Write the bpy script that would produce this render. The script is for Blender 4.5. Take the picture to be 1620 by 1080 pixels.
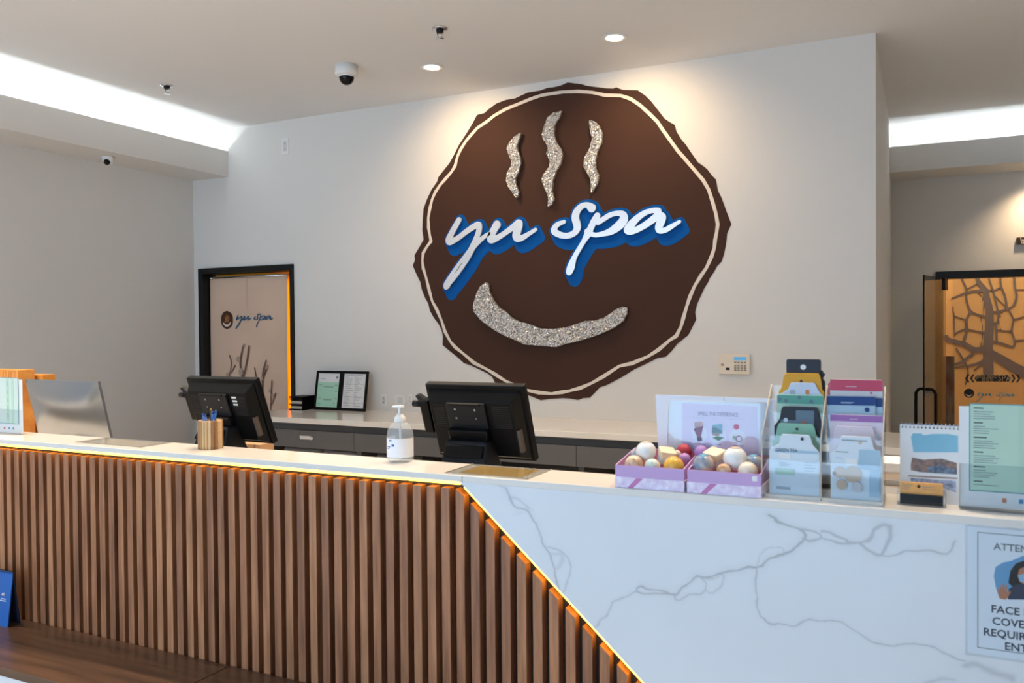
import bpy, bmesh, math, random
import numpy as np
from mathutils import Matrix, Vector
for _o in list(bpy.data.objects):
    bpy.data.objects.remove(_o, do_unlink=True)
random.seed(7)
RNG = np.random.default_rng(11)
SC = bpy.context.scene
COL = SC.collection
# ------------------------------------------------------------------ camera
F_PX, YAW, PITCH, ROLL, EYE = 1326.6, .4522, -.0158, -.0084, 1.5
_fw = Vector((-math.sin(YAW)*math.cos(PITCH), math.cos(YAW)*math.cos(PITCH), math.sin(PITCH)))
_r = Vector((math.cos(YAW), math.sin(YAW), 0)); _u = _r.cross(_fw)
CR = math.cos(ROLL)*_r + math.sin(ROLL)*_u
CU = -math.sin(ROLL)*_r + math.cos(ROLL)*_u
cam_d = bpy.data.cameras.new('camera'); cam = bpy.data.objects.new('camera', cam_d); COL.objects.link(cam)
cam_d.sensor_fit = 'HORIZONTAL'; cam_d.sensor_width = 36.0; cam_d.lens = F_PX*36.0/1620.0
cam_d.dof.use_dof = True; cam_d.dof.focus_distance = 6.3; cam_d.dof.aperture_fstop = 5.6
cam_d.clip_start = .05; cam_d.clip_end = 100
cam.matrix_world = Matrix(((CR.x, CU.x, -_fw.x, 0), (CR.y, CU.y, -_fw.y, 0), (CR.z, CU.z, -_fw.z, EYE), (0, 0, 0, 1)))
SC.camera = cam
# ------------------------------------------------------------------ world: overcast daylight outside the shop front
W = bpy.data.worlds.new('daylight'); SC.world = W; W.use_nodes = True
_bg = W.node_tree.nodes['Background']
_bg.inputs['Color'].default_value = (.52, .74, 1.0, 1); _bg.inputs['Strength'].default_value = 2.45
# ------------------------------------------------------------------ exposure
SC.view_settings.view_transform = 'Standard'; SC.view_settings.look = 'None'
SC.view_settings.exposure = 0.90; SC.view_settings.gamma = 1.0; SC.view_settings.use_curve_mapping = False
P_DOWN, P_ROW, E_COVE, E_LED = 27.0, 90.0, 19.0, 5.0   # lamp strengths
WARM = (1.0, .80, .58)

# measurement: where the sight line through a photo point meets a real plane of the room
def _ray(u, v): return _fw + CR*((u-810)/F_PX) - CU*((v-540)/F_PX)
def oY(u, v, Y): d = _ray(u, v); return Vector((0, 0, EYE)) + d*(Y/d.y)
def oZ(u, v, z): d = _ray(u, v); return Vector((0, 0, EYE)) + d*((z-EYE)/d.z)

# ------------------------------------------------------------------ materials
def lin(c):
    return tuple(((x/255)/12.92 if x/255 <= .04045 else ((x/255+.055)/1.055)**2.4) for x in c)
def mat(name, rgb, rough=.5, metal=0., noise=0., nscale=8., stretch=(1, 1, 1), bump=0., bscale=None, emit=None, estr=0., coat=0., spec=.5, dark=None, detail=4.):
    m = bpy.data.materials.new(name); m.use_nodes = True
    nt = m.node_tree; b = nt.nodes['Principled BSDF']; L = nt.links.new
    c = lin(rgb); b.inputs['Base Color'].default_value = (*c, 1)
    b.inputs['Roughness'].default_value = rough; b.inputs['Metallic'].default_value = metal
    b.inputs['Specular IOR Level'].default_value = spec
    if coat: b.inputs['Coat Weight'].default_value = coat; b.inputs['Coat Roughness'].default_value = .08
    tc = mp = None
    def coords():
        nonlocal tc, mp
        if mp is None:
            tc = nt.nodes.new('ShaderNodeTexCoord'); mp = nt.nodes.new('ShaderNodeMapping'); mp.inputs['Scale'].default_value = stretch
            L(tc.outputs['Object'], mp.inputs['Vector'])
        return mp.outputs['Vector']
    n = nt.nodes.new('ShaderNodeTexNoise'); n.inputs['Scale'].default_value = nscale; n.inputs['Detail'].default_value = detail
    L(coords(), n.inputs['Vector'])
    r = nt.nodes.new('ShaderNodeValToRGB')
    k = max(noise, .015)
    d2 = lin(dark) if dark else tuple(x*(1-k) for x in c)
    r.color_ramp.elements[0].position = .3; r.color_ramp.elements[1].position = .7
    r.color_ramp.elements[0].color = (*d2, 1); r.color_ramp.elements[1].color = (*(min(1, x*(1+k*.6)) for x in c), 1)
    L(n.outputs['Fac'], r.inputs['Fac']); L(r.outputs['Color'], b.inputs['Base Color'])
    if bump:
        n2 = nt.nodes.new('ShaderNodeTexNoise'); n2.inputs['Scale'].default_value = bscale or nscale*6; n2.inputs['Detail'].default_value = 3
        L(coords(), n2.inputs['Vector'])
        bp = nt.nodes.new('ShaderNodeBump'); bp.inputs['Strength'].default_value = bump; bp.inputs['Distance'].default_value = .01
        L(n2.outputs['Fac'], bp.inputs['Height']); L(bp.outputs['Normal'], b.inputs['Normal'])
    if emit:
        b.inputs['Emission Color'].default_value = (*lin(emit), 1); b.inputs['Emission Strength'].default_value = estr
    return m
def emission(name, rgb_lin, s):
    m = bpy.data.materials.new(name); m.use_nodes = True; nt = m.node_tree
    for n in list(nt.nodes): nt.nodes.remove(n)
    o = nt.nodes.new('ShaderNodeOutputMaterial'); e = nt.nodes.new('ShaderNodeEmission')
    e.inputs['Color'].default_value = (*rgb_lin, 1); e.inputs['Strength'].default_value = s
    nt.links.new(e.outputs[0], o.inputs[0]); return m
def clear(name, tint=(.97, .98, 1.), gloss=.12, rough=.03, haze=0., hazecol=(.8, .85, .9)):
    m = bpy.data.materials.new(name); m.use_nodes = True; nt = m.node_tree; L = nt.links.new
    for n in list(nt.nodes): nt.nodes.remove(n)
    o = nt.nodes.new('ShaderNodeOutputMaterial'); t = nt.nodes.new('ShaderNodeBsdfTransparent'); g = nt.nodes.new('ShaderNodeBsdfGlossy')
    t.inputs['Color'].default_value = (*tint, 1); g.inputs['Roughness'].default_value = rough
    ge = nt.nodes.new('ShaderNodeNewGeometry'); dp = nt.nodes.new('ShaderNodeVectorMath'); dp.operation = 'DOT_PRODUCT'
    L(ge.outputs['Normal'], dp.inputs[0]); L(ge.outputs['Incoming'], dp.inputs[1])
    ab = nt.nodes.new('ShaderNodeMath'); ab.operation = 'ABSOLUTE'; L(dp.outputs['Value'], ab.inputs[0])
    om = nt.nodes.new('ShaderNodeMath'); om.operation = 'SUBTRACT'; om.inputs[0].default_value = 1.; L(ab.outputs[0], om.inputs[1])
    pw = nt.nodes.new('ShaderNodeMath'); pw.operation = 'POWER'; pw.inputs[1].default_value = 5.; L(om.outputs[0], pw.inputs[0])
    ma = nt.nodes.new('ShaderNodeMath'); ma.operation = 'MULTIPLY_ADD'; ma.inputs[1].default_value = .7; ma.inputs[2].default_value = gloss*.3; ma.use_clamp = True
    L(pw.outputs[0], ma.inputs[0])
    mx = nt.nodes.new('ShaderNodeMixShader'); L(ma.outputs[0], mx.inputs[0]); L(t.outputs[0], mx.inputs[1]); L(g.outputs[0], mx.inputs[2])
    out = mx
    if haze:
        d = nt.nodes.new('ShaderNodeBsdfDiffuse'); d.inputs['Color'].default_value = (*hazecol, 1)
        m2 = nt.nodes.new('ShaderNodeMixShader'); m2.inputs[0].default_value = haze; L(mx.outputs[0], m2.inputs[1]); L(d.outputs[0], m2.inputs[2]); out = m2
    L(out.outputs[0], o.inputs[0]); return m
def glitter(name):
    m = bpy.data.materials.new(name); m.use_nodes = True; nt = m.node_tree; b = nt.nodes['Principled BSDF']; L = nt.links.new
    tc = nt.nodes.new('ShaderNodeTexCoord'); v = nt.nodes.new('ShaderNodeTexVoronoi'); v.inputs['Scale'].default_value = 170
    L(tc.outputs['Object'], v.inputs['Vector'])
    sp = nt.nodes.new('ShaderNodeSeparateColor'); L(v.outputs['Color'], sp.inputs[0])
    r = nt.nodes.new('ShaderNodeValToRGB'); e = r.color_ramp.elements
    e[0].position = 0; e[0].color = (.17, .165, .16, 1); e[1].position = 1; e[1].color = (.95, .95, .95, 1)
    x = r.color_ramp.elements.new(.55); x.color = (.52, .50, .48, 1)
    x = r.color_ramp.elements.new(.82); x.color = (.72, .70, .68, 1)
    L(sp.outputs[0], r.inputs['Fac']); L(r.outputs['Color'], b.inputs['Base Color'])
    vm = nt.nodes.new('ShaderNodeVectorMath'); vm.operation = 'SUBTRACT'; vm.inputs[1].default_value = (.5, .5, .5); L(v.outputs['Color'], vm.inputs[0])
    sc = nt.nodes.new('ShaderNodeVectorMath'); sc.operation = 'SCALE'; sc.inputs['Scale'].default_value = 1.3; L(vm.outputs[0], sc.inputs[0])
    ge = nt.nodes.new('ShaderNodeNewGeometry'); ad = nt.nodes.new('ShaderNodeVectorMath'); ad.operation = 'ADD'; L(ge.outputs['Normal'], ad.inputs[0]); L(sc.outputs[0], ad.inputs[1])
    no = nt.nodes.new('ShaderNodeVectorMath'); no.operation = 'NORMALIZE'; L(ad.outputs[0], no.inputs[0]); L(no.outputs[0], b.inputs['Normal'])
    b.inputs['Metallic'].default_value = .55; b.inputs['Roughness'].default_value = .32
    return m
def vein_marble(name):
    """white quartz whose grey veins follow the mesh attribute 'vein'"""
    m = mat(name, (222, 226, 230), rough=.16, noise=.03, nscale=2.5)
    nt = m.node_tree; b = nt.nodes['Principled BSDF']; L = nt.links.new
    at = nt.nodes.new('ShaderNodeAttribute'); at.attribute_name = 'vein'
    ramp = [n for n in nt.nodes if n.type == 'VALTORGB'][0]
    mx = nt.nodes.new('ShaderNodeMix'); mx.data_type = 'RGBA'
    L(at.outputs['Fac'], mx.inputs[0]); L(ramp.outputs[0], mx.inputs[6]); mx.inputs[7].default_value = (*lin((132, 136, 140)), 1)
    L(mx.outputs[2], b.inputs['Base Color']); return m
def wood(name, a, b_, rough=.45, axis='z', scale=6.):
    st = {'z': (9, 9, .55), 'x': (.55, 9, 9)}[axis]
    return mat(name, a, rough=rough, noise=.3, nscale=scale, stretch=st, dark=b_, bump=.05, bscale=scale*3)

M = {}
M['paint'] = mat('wall_paint', (222, 219, 214), .75, noise=.012, nscale=1.2, bump=.02, bscale=220)
M['ceil'] = mat('ceiling_paint', (226, 226, 226), .85, noise=.012, nscale=1.)
M['floor'] = mat('floor_tile', (196, 188, 178), .35, noise=.06, nscale=3)
M['quartz'] = mat('white_quartz', (226, 221, 214), .12, noise=.03, nscale=3., detail=8)
M['marble'] = vein_marble('veined_marble')
M['slat'] = wood('walnut_slat', (170, 116, 79), (126, 80, 52))
M['slat2'] = wood('walnut_slat_dark', (156, 105, 72), (114, 72, 47))
M['slat3'] = wood('walnut_slat_light', (180, 126, 87), (136, 89, 58))
M['backing'] = wood('walnut_backing', (34, 20, 12), (22, 12, 7), .7)
M['bench'] = wood('bench_walnut', (84, 60, 44), (56, 39, 28), .33, 'x', 3.)
M['white_panel'] = mat('white_panel', (214, 220, 226), .4, noise=.02)
M['brown'] = mat('brown_vinyl', (68, 45, 36), .7, noise=.03, nscale=2, spec=.15)
M['cream'] = mat('cream_vinyl', (226, 214, 200), .6)
M['blue'] = mat('blue_paint', (0, 84, 160), .65, spec=.12)
M['silver'] = mat('brushed_silver', (222, 222, 222), .3, .6, noise=.03, nscale=4)
M['silver_edge'] = mat('letter_edge', (120, 122, 126), .35, .7)
M['glitter'] = glitter('mirror_glitter')
M['black'] = mat('black_plastic', (13, 13, 14), .4, noise=.05, nscale=30, bump=.02, bscale=300, spec=.12)
M['black_gloss'] = mat('black_gloss', (8, 8, 9), .2, spec=.25)
M['charcoal'] = mat('charcoal_plastic', (22, 24, 29), .4, spec=.2, noise=.04, nscale=20)
M['black_frame'] = mat('black_door_paint', (12, 12, 13), .4, spec=.3)
M['cab'] = mat('grey_laminate', (94, 93, 94), .42, noise=.03, nscale=5)
M['cab_shaded'] = mat('grey_laminate_shaded', (56, 59, 64), .45, noise=.03, nscale=5)  # darker laminate copy: shadow under the countertop put into the colour
M['alu'] = mat('aluminium', (158, 162, 168), .24, .9, noise=.02, nscale=5)
M['chrome'] = mat('chrome', (210, 210, 212), .15, 1.)
M['brass'] = mat('brass', (190, 150, 80), .25, 1.)
M['white'] = mat('white_plastic', (228, 228, 226), .4)
M['beige'] = mat('beige_plastic', (228, 214, 194), .45)
M['paper'] = mat('white_paper', (232, 232, 232), .7)
M['ink'] = mat('black_ink', (30, 31, 36), .6)
M['greyink'] = mat('grey_ink', (120, 128, 132), .6)
M['linen'] = mat('printed_linen', (216, 186, 162), .85, noise=.05, nscale=3, bump=.08, bscale=500)
M['acrylic'] = clear('clear_acrylic', (.95, .97, .98), .16)
M['acrylic_edge'] = clear('acrylic_edge', (.84, .80, .74), .5, .05, haze=.4, hazecol=(.92, .86, .78))
M['glass'] = clear('door_glass', (.72, .74, .73), .10)
M['led'] = emission('warm_led', (1., .53, .06), E_LED)
M['cove'] = emission('cool_led', (.86, .95, 1.), E_COVE)
M['lampface'] = emission('lamp_face', (1., .86, .62), 7.)
M['orange_wall'] = mat('amber_plaster', (190, 146, 92), .8, noise=.05, nscale=2)
M['branch'] = mat('branch_print', (98, 82, 78), .7, noise=.05)

# ------------------------------------------------------------------ mesh helpers
class MB:
    def __init__(s): s.v = []; s.f = []; s.smooth = []
    def add(s, vs, fs, smooth=False):
        o = len(s.v); s.v += [tuple(p) for p in vs]; s.f += [tuple(i+o for i in f) for f in fs]; s.smooth += [smooth]*len(fs); return s
    def box(s, lo, hi):
        (a, b, c), (d, e, f) = lo, hi
        return s.add([(a, b, c), (d, b, c), (d, e, c), (a, e, c), (a, b, f), (d, b, f), (d, e, f), (a, e, f)],
                     [(0, 3, 2, 1), (4, 5, 6, 7), (0, 1, 5, 4), (1, 2, 6, 5), (2, 3, 7, 6), (3, 0, 4, 7)])
    def hexa(s, p):   # 8 corners, bottom ring then top ring
        return s.add(p, [(0, 3, 2, 1), (4, 5, 6, 7), (0, 1, 5, 4), (1, 2, 6, 5), (2, 3, 7, 6), (3, 0, 4, 7)])
    def prism(s, poly, y0, y1):   # outline in x,z ; front at y0 (smaller y)
        n = len(poly)
        ar = sum(poly[i][0]*poly[(i+1) % n][1]-poly[(i+1) % n][0]*poly[i][1] for i in range(n))
        if ar < 0: poly = poly[::-1]
        vs = [(x, y0, z) for x, z in poly]+[(x, y1, z) for x, z in poly]
        fs = [tuple(range(n)), tuple(range(2*n-1, n-1, -1))]+[(i, i+n, (i+1) % n+n, (i+1) % n) for i in range(n)]
        return s.add(vs, fs)
    def prism_z(s, poly, z0, z1):
        n = len(poly)
        ar = sum(poly[i][0]*poly[(i+1) % n][1]-poly[(i+1) % n][0]*poly[i][1] for i in range(n))
        if ar < 0: poly = poly[::-1]
        vs = [(x, y, z0) for x, y in poly]+[(x, y, z1) for x, y in poly]
        fs = [tuple(range(n-1, -1, -1)), tuple(range(n, 2*n))]+[(i, (i+1) % n, (i+1) % n+n, i+n) for i in range(n)]
        return s.add(vs, fs)
    def lathe(s, prof, n=24, c=(0, 0, 0), smooth=True):   # (r,z) pairs
        vs = []; fs = []
        for r, z in prof:
            for k in range(n):
                a = 2*math.pi*k/n; vs.append((c[0]+r*math.cos(a), c[1]+r*math.sin(a), c[2]+z))
        for i in range(len(prof)-1):
            for k in range(n):
                k2 = (k+1) % n; fs.append((i*n+k, i*n+k2, (i+1)*n+k2, (i+1)*n+k))
        s.add(vs, fs, smooth)
        o = len(s.v)-len(vs)
        if prof[0][0] > 1e-5: s.f.append(tuple(o+k for k in range(n-1, -1, -1))); s.smooth.append(False)
        if prof[-1][0] > 1e-5: s.f.append(tuple(o+(len(prof)-1)*n+k for k in range(n))); s.smooth.append(False)
        return s
    def tube(s, pts, r, n=8, closed=False):
        pts = [Vector(p) for p in pts]; rs = r if isinstance(r, (list, tuple)) else [r]*len(pts)
        vs = []; fs = []; up = None
        for i, p in enumerate(pts):
            t = (pts[min(i+1, len(pts)-1)]-pts[max(i-1, 0)]).normalized()
            if up is None: up = Vector((0, 0, 1)) if abs(t.z) < .9 else Vector((1, 0, 0))
            a = t.cross(up).normalized(); b = a.cross(t).normalized(); up = b
            for k in range(n):
                th = 2*math.pi*k/n; vs.append(p+(a*math.cos(th)+b*math.sin(th))*rs[i])
        for i in range(len(pts)-1):
            for k in range(n): fs.append((i*n+k, i*n+(k+1) % n, (i+1)*n+(k+1) % n, (i+1)*n+k))
        s.add(vs, fs, True); o = len(s.v)-len(vs)
        s.f.append(tuple(o+k for k in range(n-1, -1, -1))); s.smooth.append(False)
        s.f.append(tuple(o+(len(pts)-1)*n+k for k in range(n))); s.smooth.append(False)
        return s
    def grid(s, fn, nu, nv, smooth=True):
        vs = [fn(i/nu, j/nv) for j in range(nv+1) for i in range(nu+1)]
        fs = [(j*(nu+1)+i, j*(nu+1)+i+1, (j+1)*(nu+1)+i+1, (j+1)*(nu+1)+i) for j in range(nv) for i in range(nu)]
        return s.add(vs, fs, smooth)
    def sphere(s, c, r, nu=20, nv=12, sc=(1, 1, 1)):
        prof = [(r*math.sin(math.pi*i/nv), -r*math.cos(math.pi*i/nv)) for i in range(nv+1)]
        o = len(s.v); s.lathe([(max(p[0], 1e-6), p[1]) for p in prof], nu)
        for i in range(o, len(s.v)):
            x, y, z = s.v[i]; s.v[i] = (c[0]+x*sc[0], c[1]+y*sc[1], c[2]+z*sc[2])
        return s
    def mesh(s, name):
        me = bpy.data.meshes.new(name); me.from_pydata(s.v, [], s.f)
        me.polygons.foreach_set('use_smooth', s.smooth); me.update(); return me
    def build(s, name, m, parent=None, bevel=0., seg=2, label=None):
        return link(name, s.mesh(name), m, parent, bevel, seg, label)
def link(name, me, m, parent=None, bevel=0., seg=2, label=None):
    o = bpy.data.objects.new(name, me); COL.objects.link(o)
    for x in (m if isinstance(m, (list, tuple)) else [m]): me.materials.append(x)
    if parent: o.parent = parent
    if bevel:
        b = o.modifiers.new('bevel', 'BEVEL'); b.width = bevel; b.segments = seg; b.limit_method = 'ANGLE'; b.angle_limit = .6
    if label: o['label'] = label
    return o
def thing(name, label, cat, loc=(0, 0, 0), rot=(0, 0, 0), group=None):
    o = bpy.data.objects.new(name, None); COL.objects.link(o); o.empty_display_size = .05
    o.location = loc; o.rotation_euler = rot; o['label'] = label; o['category'] = cat
    if group: o['group'] = group
    return o
def tag(o, label, cat, group=None):
    o['label'] = label; o['category'] = cat
    if group: o['group'] = group
    return o
def struct(o, label=None):
    o['kind'] = 'structure'
    if label: o['label'] = label
    return o
def place(o, loc, rot=(0, 0, 0)): o.location = loc; o.rotation_euler = rot; return o
def rrect(x0, z0, x1, z1, r, n=5):
    out = []
    for cx, cz, a0 in ((x1-r, z0+r, -90), (x1-r, z1-r, 0), (x0+r, z1-r, 90), (x0+r, z0+r, 180)):
        for k in range(n+1):
            a = math.radians(a0+90*k/n); out.append((cx+r*math.cos(a), cz+r*math.sin(a)))
    return out
def circle(cx, cz, r, n=24, sx=1.): return [(cx+sx*r*math.cos(2*math.pi*k/n), cz+r*math.sin(2*math.pi*k/n)) for k in range(n)]
def smooth_line(pts, n=6):
    """Catmull-Rom through points of any dimension"""
    P = [np.array(p, float) for p in pts]; P = [2*P[0]-P[1]]+P+[2*P[-1]-P[-2]]; out = []
    for i in range(1, len(P)-2):
        for k in range(n):
            t = k/n
            out.append(.5*((2*P[i])+(-P[i-1]+P[i+1])*t+(2*P[i-1]-5*P[i]+4*P[i+1]-P[i+2])*t*t+(-P[i-1]+3*P[i]-3*P[i+1]+P[i+2])*t**3))
    out.append(P[-2]); return out
def stroke_field(strokes, X, Z, grow=0., shift=((0, 0),)):
    D = np.full(X.shape, 1e9)
    for sx, sz in shift:
        for st in strokes:
            for a, b in zip(st[:-1], st[1:]):
                ax, az, ar = a; bx, bz, br = b
                ax += sx; bx += sx; az += sz; bz += sz
                dx, dz = bx-ax, bz-az; l2 = dx*dx+dz*dz+1e-12
                h = np.clip(((X-ax)*dx+(Z-az)*dz)/l2, 0, 1)
                D = np.minimum(D, np.hypot(X-ax-h*dx, Z-az-h*dz)-(ar+(br-ar)*h)-grow)
    return D
def field_mesh(name, strokes, res, y0, y1, grow=0., shift=((0, 0),)):
    """solid plate whose outline is the union of round strokes (x, z, radius): marching squares, extruded y0..y1"""
    A = np.array([p for st in strokes for p in st]); R = A[:, 2].max()+grow+2*res
    sh = np.array(shift)
    x0, x1 = A[:, 0].min()+sh[:, 0].min()-R, A[:, 0].max()+sh[:, 0].max()+R
    z0, z1 = A[:, 1].min()+sh[:, 1].min()-R, A[:, 1].max()+sh[:, 1].max()+R
    xs = np.arange(x0, x1+res, res); zs = np.arange(z0, z1+res, res)
    X, Z = np.meshgrid(xs, zs); D = stroke_field(strokes, X, Z, grow, shift)
    V = []; idx = {}; Fc = []; edges = []
    def vid(key, x, z):
        if key not in idx: idx[key] = len(V); V.append((x, z))
        return idx[key]
    nz, nx = D.shape
    inside = D < 0
    cell = inside[:-1, :-1] | inside[1:, :-1] | inside[:-1, 1:] | inside[1:, 1:]
    for j, i in zip(*np.nonzero(cell)):
        cs = [(j, i), (j, i+1), (j+1, i+1), (j+1, i)]; ring = []
        for k in range(4):
            a, b = cs[k], cs[(k+1) % 4]; da, db = D[a], D[b]
            if da < 0: ring.append((vid(a, xs[a[1]], zs[a[0]]), False))
            if (da < 0) != (db < 0):
                t = da/(da-db); e = (min(a, b), max(a, b))
                ring.append((vid(e, xs[a[1]]+t*(xs[b[1]]-xs[a[1]]), zs[a[0]]+t*(zs[b[0]]-zs[a[0]])), True))
        if len(ring) >= 3:
            Fc.append([r[0] for r in ring]); n = len(ring)
            for k in range(n):
                if ring[k][1] and ring[(k+1) % n][1]: edges.append((ring[k][0], ring[(k+1) % n][0]))
    n = len(V)
    vs = [(x, y0, z) for x, z in V]+[(x, y1, z) for x, z in V]
    fs = [tuple(f) for f in Fc]+[tuple(i+n for i in reversed(f)) for f in Fc]+[(a, a+n, b+n, b) for a, b in edges]
    me = bpy.data.meshes.new(name); me.from_pydata(vs, [], fs); me.update(); return me
def text_mesh(name, body, size, align='LEFT', y=0., x=0., z=0., thick=.0004, squash=1., bold=0.):
    cu = bpy.data.curves.new(name, 'FONT'); cu.body = body; cu.size = size; cu.align_x = align; cu.extrude = thick/2; cu.resolution_u = 2; cu.offset = bold
    ob = bpy.data.objects.new(name, cu); COL.objects.link(ob)
    me = bpy.data.meshes.new_from_object(ob.evaluated_get(bpy.context.evaluated_depsgraph_get()))
    bpy.data.objects.remove(ob, do_unlink=True); bpy.data.curves.remove(cu)
    for v in me.vertices:
        a, b, c = v.co; v.co = (x+a*squash, y-c, z+b)
    me.name = name; me.update(); return me
def text(name, body, size, m, parent, **k): return link(name, text_mesh(name, body, size, **k), m, parent)
def bars(rows, y=0., h=.0016, t=.0003):
    """unreadable small print: one thin bar for each line (x0, x1, z)"""
    b = MB()
    for x0, x1, z in rows: b.box((x0, y-t, z), (x1, y, z+h))
    return b

# ------------------------------------------------------------------ room shell
YW, XL, ZC = 6.0, -6.346, 3.41          # back wall, left wall, ceiling
XE, YE, YF = -.255, 8.81, 9.34          # free end of the back wall, soffit face and far wall of the right-hand passage
XR, YS = 4.4, -3.4                      # right wall, shop front
S0, S1, XS = 2.955, 3.197, -5.888       # soffit underside, top, edge of left soffit
HC, YC, YB = 1.0247, 2.36, 2.58         # reception ledge height, front and back edge
D1 = (-6.273, -5.111, 2.10)             # door in back wall: outer frame x0, x1, top
struct(MB().box((XL-.2, YS-.2, -.1), (XR+.2, 13.2, 0)).build('floor', M['floor']))
struct(MB().box((XL-.2, YS-.2, ZC), (XR+.2, 13.2, ZC+.1)).build('ceiling', M['ceil']))
struct(MB().box((XL-.15, YS, 0), (XL, 8.2, ZC)).build('wall_left', M['paint']))
wb = MB()
wb.box((XL, YW, 0), (D1[0]+.05, YW+.14, ZC)); wb.box((D1[0]+.05, YW, D1[2]-.05), (D1[1]-.03, YW+.14, ZC)); wb.box((D1[1]-.03, YW, 0), (XE, YW+.14, ZC))
struct(wb.build('wall_back', M['paint']))
struct(MB().box((XE-.14, YW+.14, 0), (XE, YF, ZC)).build('wall_return', M['paint']))
# far wall of the passage with the doorway to the sauna room
DX0, DX1, DZ = .145, 2.05, 2.024
wf = MB(); wf.box((XE-.14, YF, 0), (DX0+.03, YF+.14, ZC)); wf.box((DX0+.03, YF, DZ-.03), (DX1-.03, YF+.14, ZC)); wf.box((DX1-.03, YF, 0), (XR, YF+.14, ZC))
struct(wf.build('wall_far', M['paint']))
struct(MB().box((XR, YS, 0), (XR+.15, YF, ZC)).build('wall_right', M['paint']))
# shop front behind the camera: posts and rails with open daylight between
sf = MB(); XG = .3
for k in range(5):
    x = XL+(XG-XL)*k/4; sf.box((x-.05, YS-.05, 0), (x+.05, YS+.05, ZC))
sf.box((XL, YS-.05, 3.2), (XG, YS+.05, ZC)); sf.box((XL, YS-.05, 0), (XG, YS+.05, .12))
struct(sf.build('wall_front', M['black_frame']), 'black metal shop front frame')
struct(MB().box((XG+.05, YS-.07, 0), (XR, YS+.07, ZC)).build('wall_daylight_block', M['paint']))  # unseen solid stretch, added to block daylight from the right
# soffits with light coves
so = MB(); so.box((XL, YS+.1, S0), (XS, YW, S0+.04)); so.box((XS-.03, YS+.1, S0+.04), (XS, YW, S1))
struct(so.build('trim_1', M['paint']), 'white soffit along the left wall with a lit cove above')
so = MB(); so.box((XE, YE, S0), (XR, YF, S0+.04)); so.box((XE, YE, S0+.04), (XR, YE+.03, S1))
struct(so.build('trim_2', M['paint']), 'white soffit over the far passage with a lit cove above')
c = thing('cove_light', 'cool white light strip hidden in the left soffit cove', 'light', (XL+.2, 0, S0+.04), group='cove lights')
MB().box((-.03, YS+.3, 0), (.03, YW-.08, .02)).build('channel', M['alu'], c); MB().box((-.02, YS+.3, .02), (.02, YW-.08, .032)).build('diffuser', M['cove'], c)
c = thing('cove_light', 'cool white light strip hidden in the cove over the far passage', 'light', (0, YE+.28, S0+.04), group='cove lights')
MB().box((XE+.1, -.03, 0), (XR-.1, .03, .02)).build('channel', M['alu'], c); MB().box((XE+.1, -.02, .02), (XR-.1, .02, .032)).build('diffuser', M['cove'], c)

# ------------------------------------------------------------------ reception counter
cn = thing('reception_counter', 'reception counter base with vertical walnut slats and veined marble panel', 'counter', (0, 0, 0))
CX0, CX1, ZS = -4.95, .95, HC-.021
dA = oY(727, 770, YC); dB = oY(1018, 1080, YC)
dA = Vector((dA.x, YC, ZS))
DSL = (dB.x-dA.x)/(dB.z-dA.z)                      # run of the diagonal: x per z
xd = lambda z: dA.x+(z-dA.z)*DSL
# body: carcass behind slats and panel, work surface for the staff
MB().box((CX0, YC+.038, .0), (CX1, YC+.06, ZS)).build('backing_panel', M['backing'], cn)
MB().box((CX0, YC+.06, 0), (CX1, YC+.10, ZS)).build('counter_wall', M['white_panel'], cn)
dk_ = thing('staff_desk', 'low white staff desk hidden behind the reception ledge', 'desk', (0, 0, 0))
MB().box((CX0, YC+.10, .80), (CX1, 3.26, .84)).build('work_surface', M['quartz'], dk_)
for x in (CX0, -3.0, -1.1, CX1-.04): MB().box((x, YC+.10, 0), (x+.04, 3.18, .80)).build('support_panel', M['white_panel'], dk_)
# marble panel: dense front sheet carries the vein pattern
def poly_uv(pts, dx=0, dy=0, s=1.): return [oY(dx+x/s, dy+y/s, YC) for x, y in pts]
NX, NZ = 780, 360
zz = np.linspace(.0, ZS, NZ+1)
G = np.zeros((NZ+1, NX+1, 2))
for j, z in enumerate(zz):
    G[j, :, 0] = np.linspace(xd(z), CX1, NX+1); G[j, :, 1] = z
vein = np.zeros(G.shape[:2])
wob = lambda P, f, s: sum(np.sin(P[..., 0]*f*a+b+1.7*np.sin(P[..., 1]*f*c2+d)) for a, b, c2, d in RNG.uniform(.6, 2.2, (4, 4))*[1, 3, 1, 3])*s
GX = G[..., 0]+wob(G, 38, .0016)+wob(G, 120, .0006); GZ = G[..., 1]+wob(G, 38, .0016)+wob(G, 120, .0006)
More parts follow.
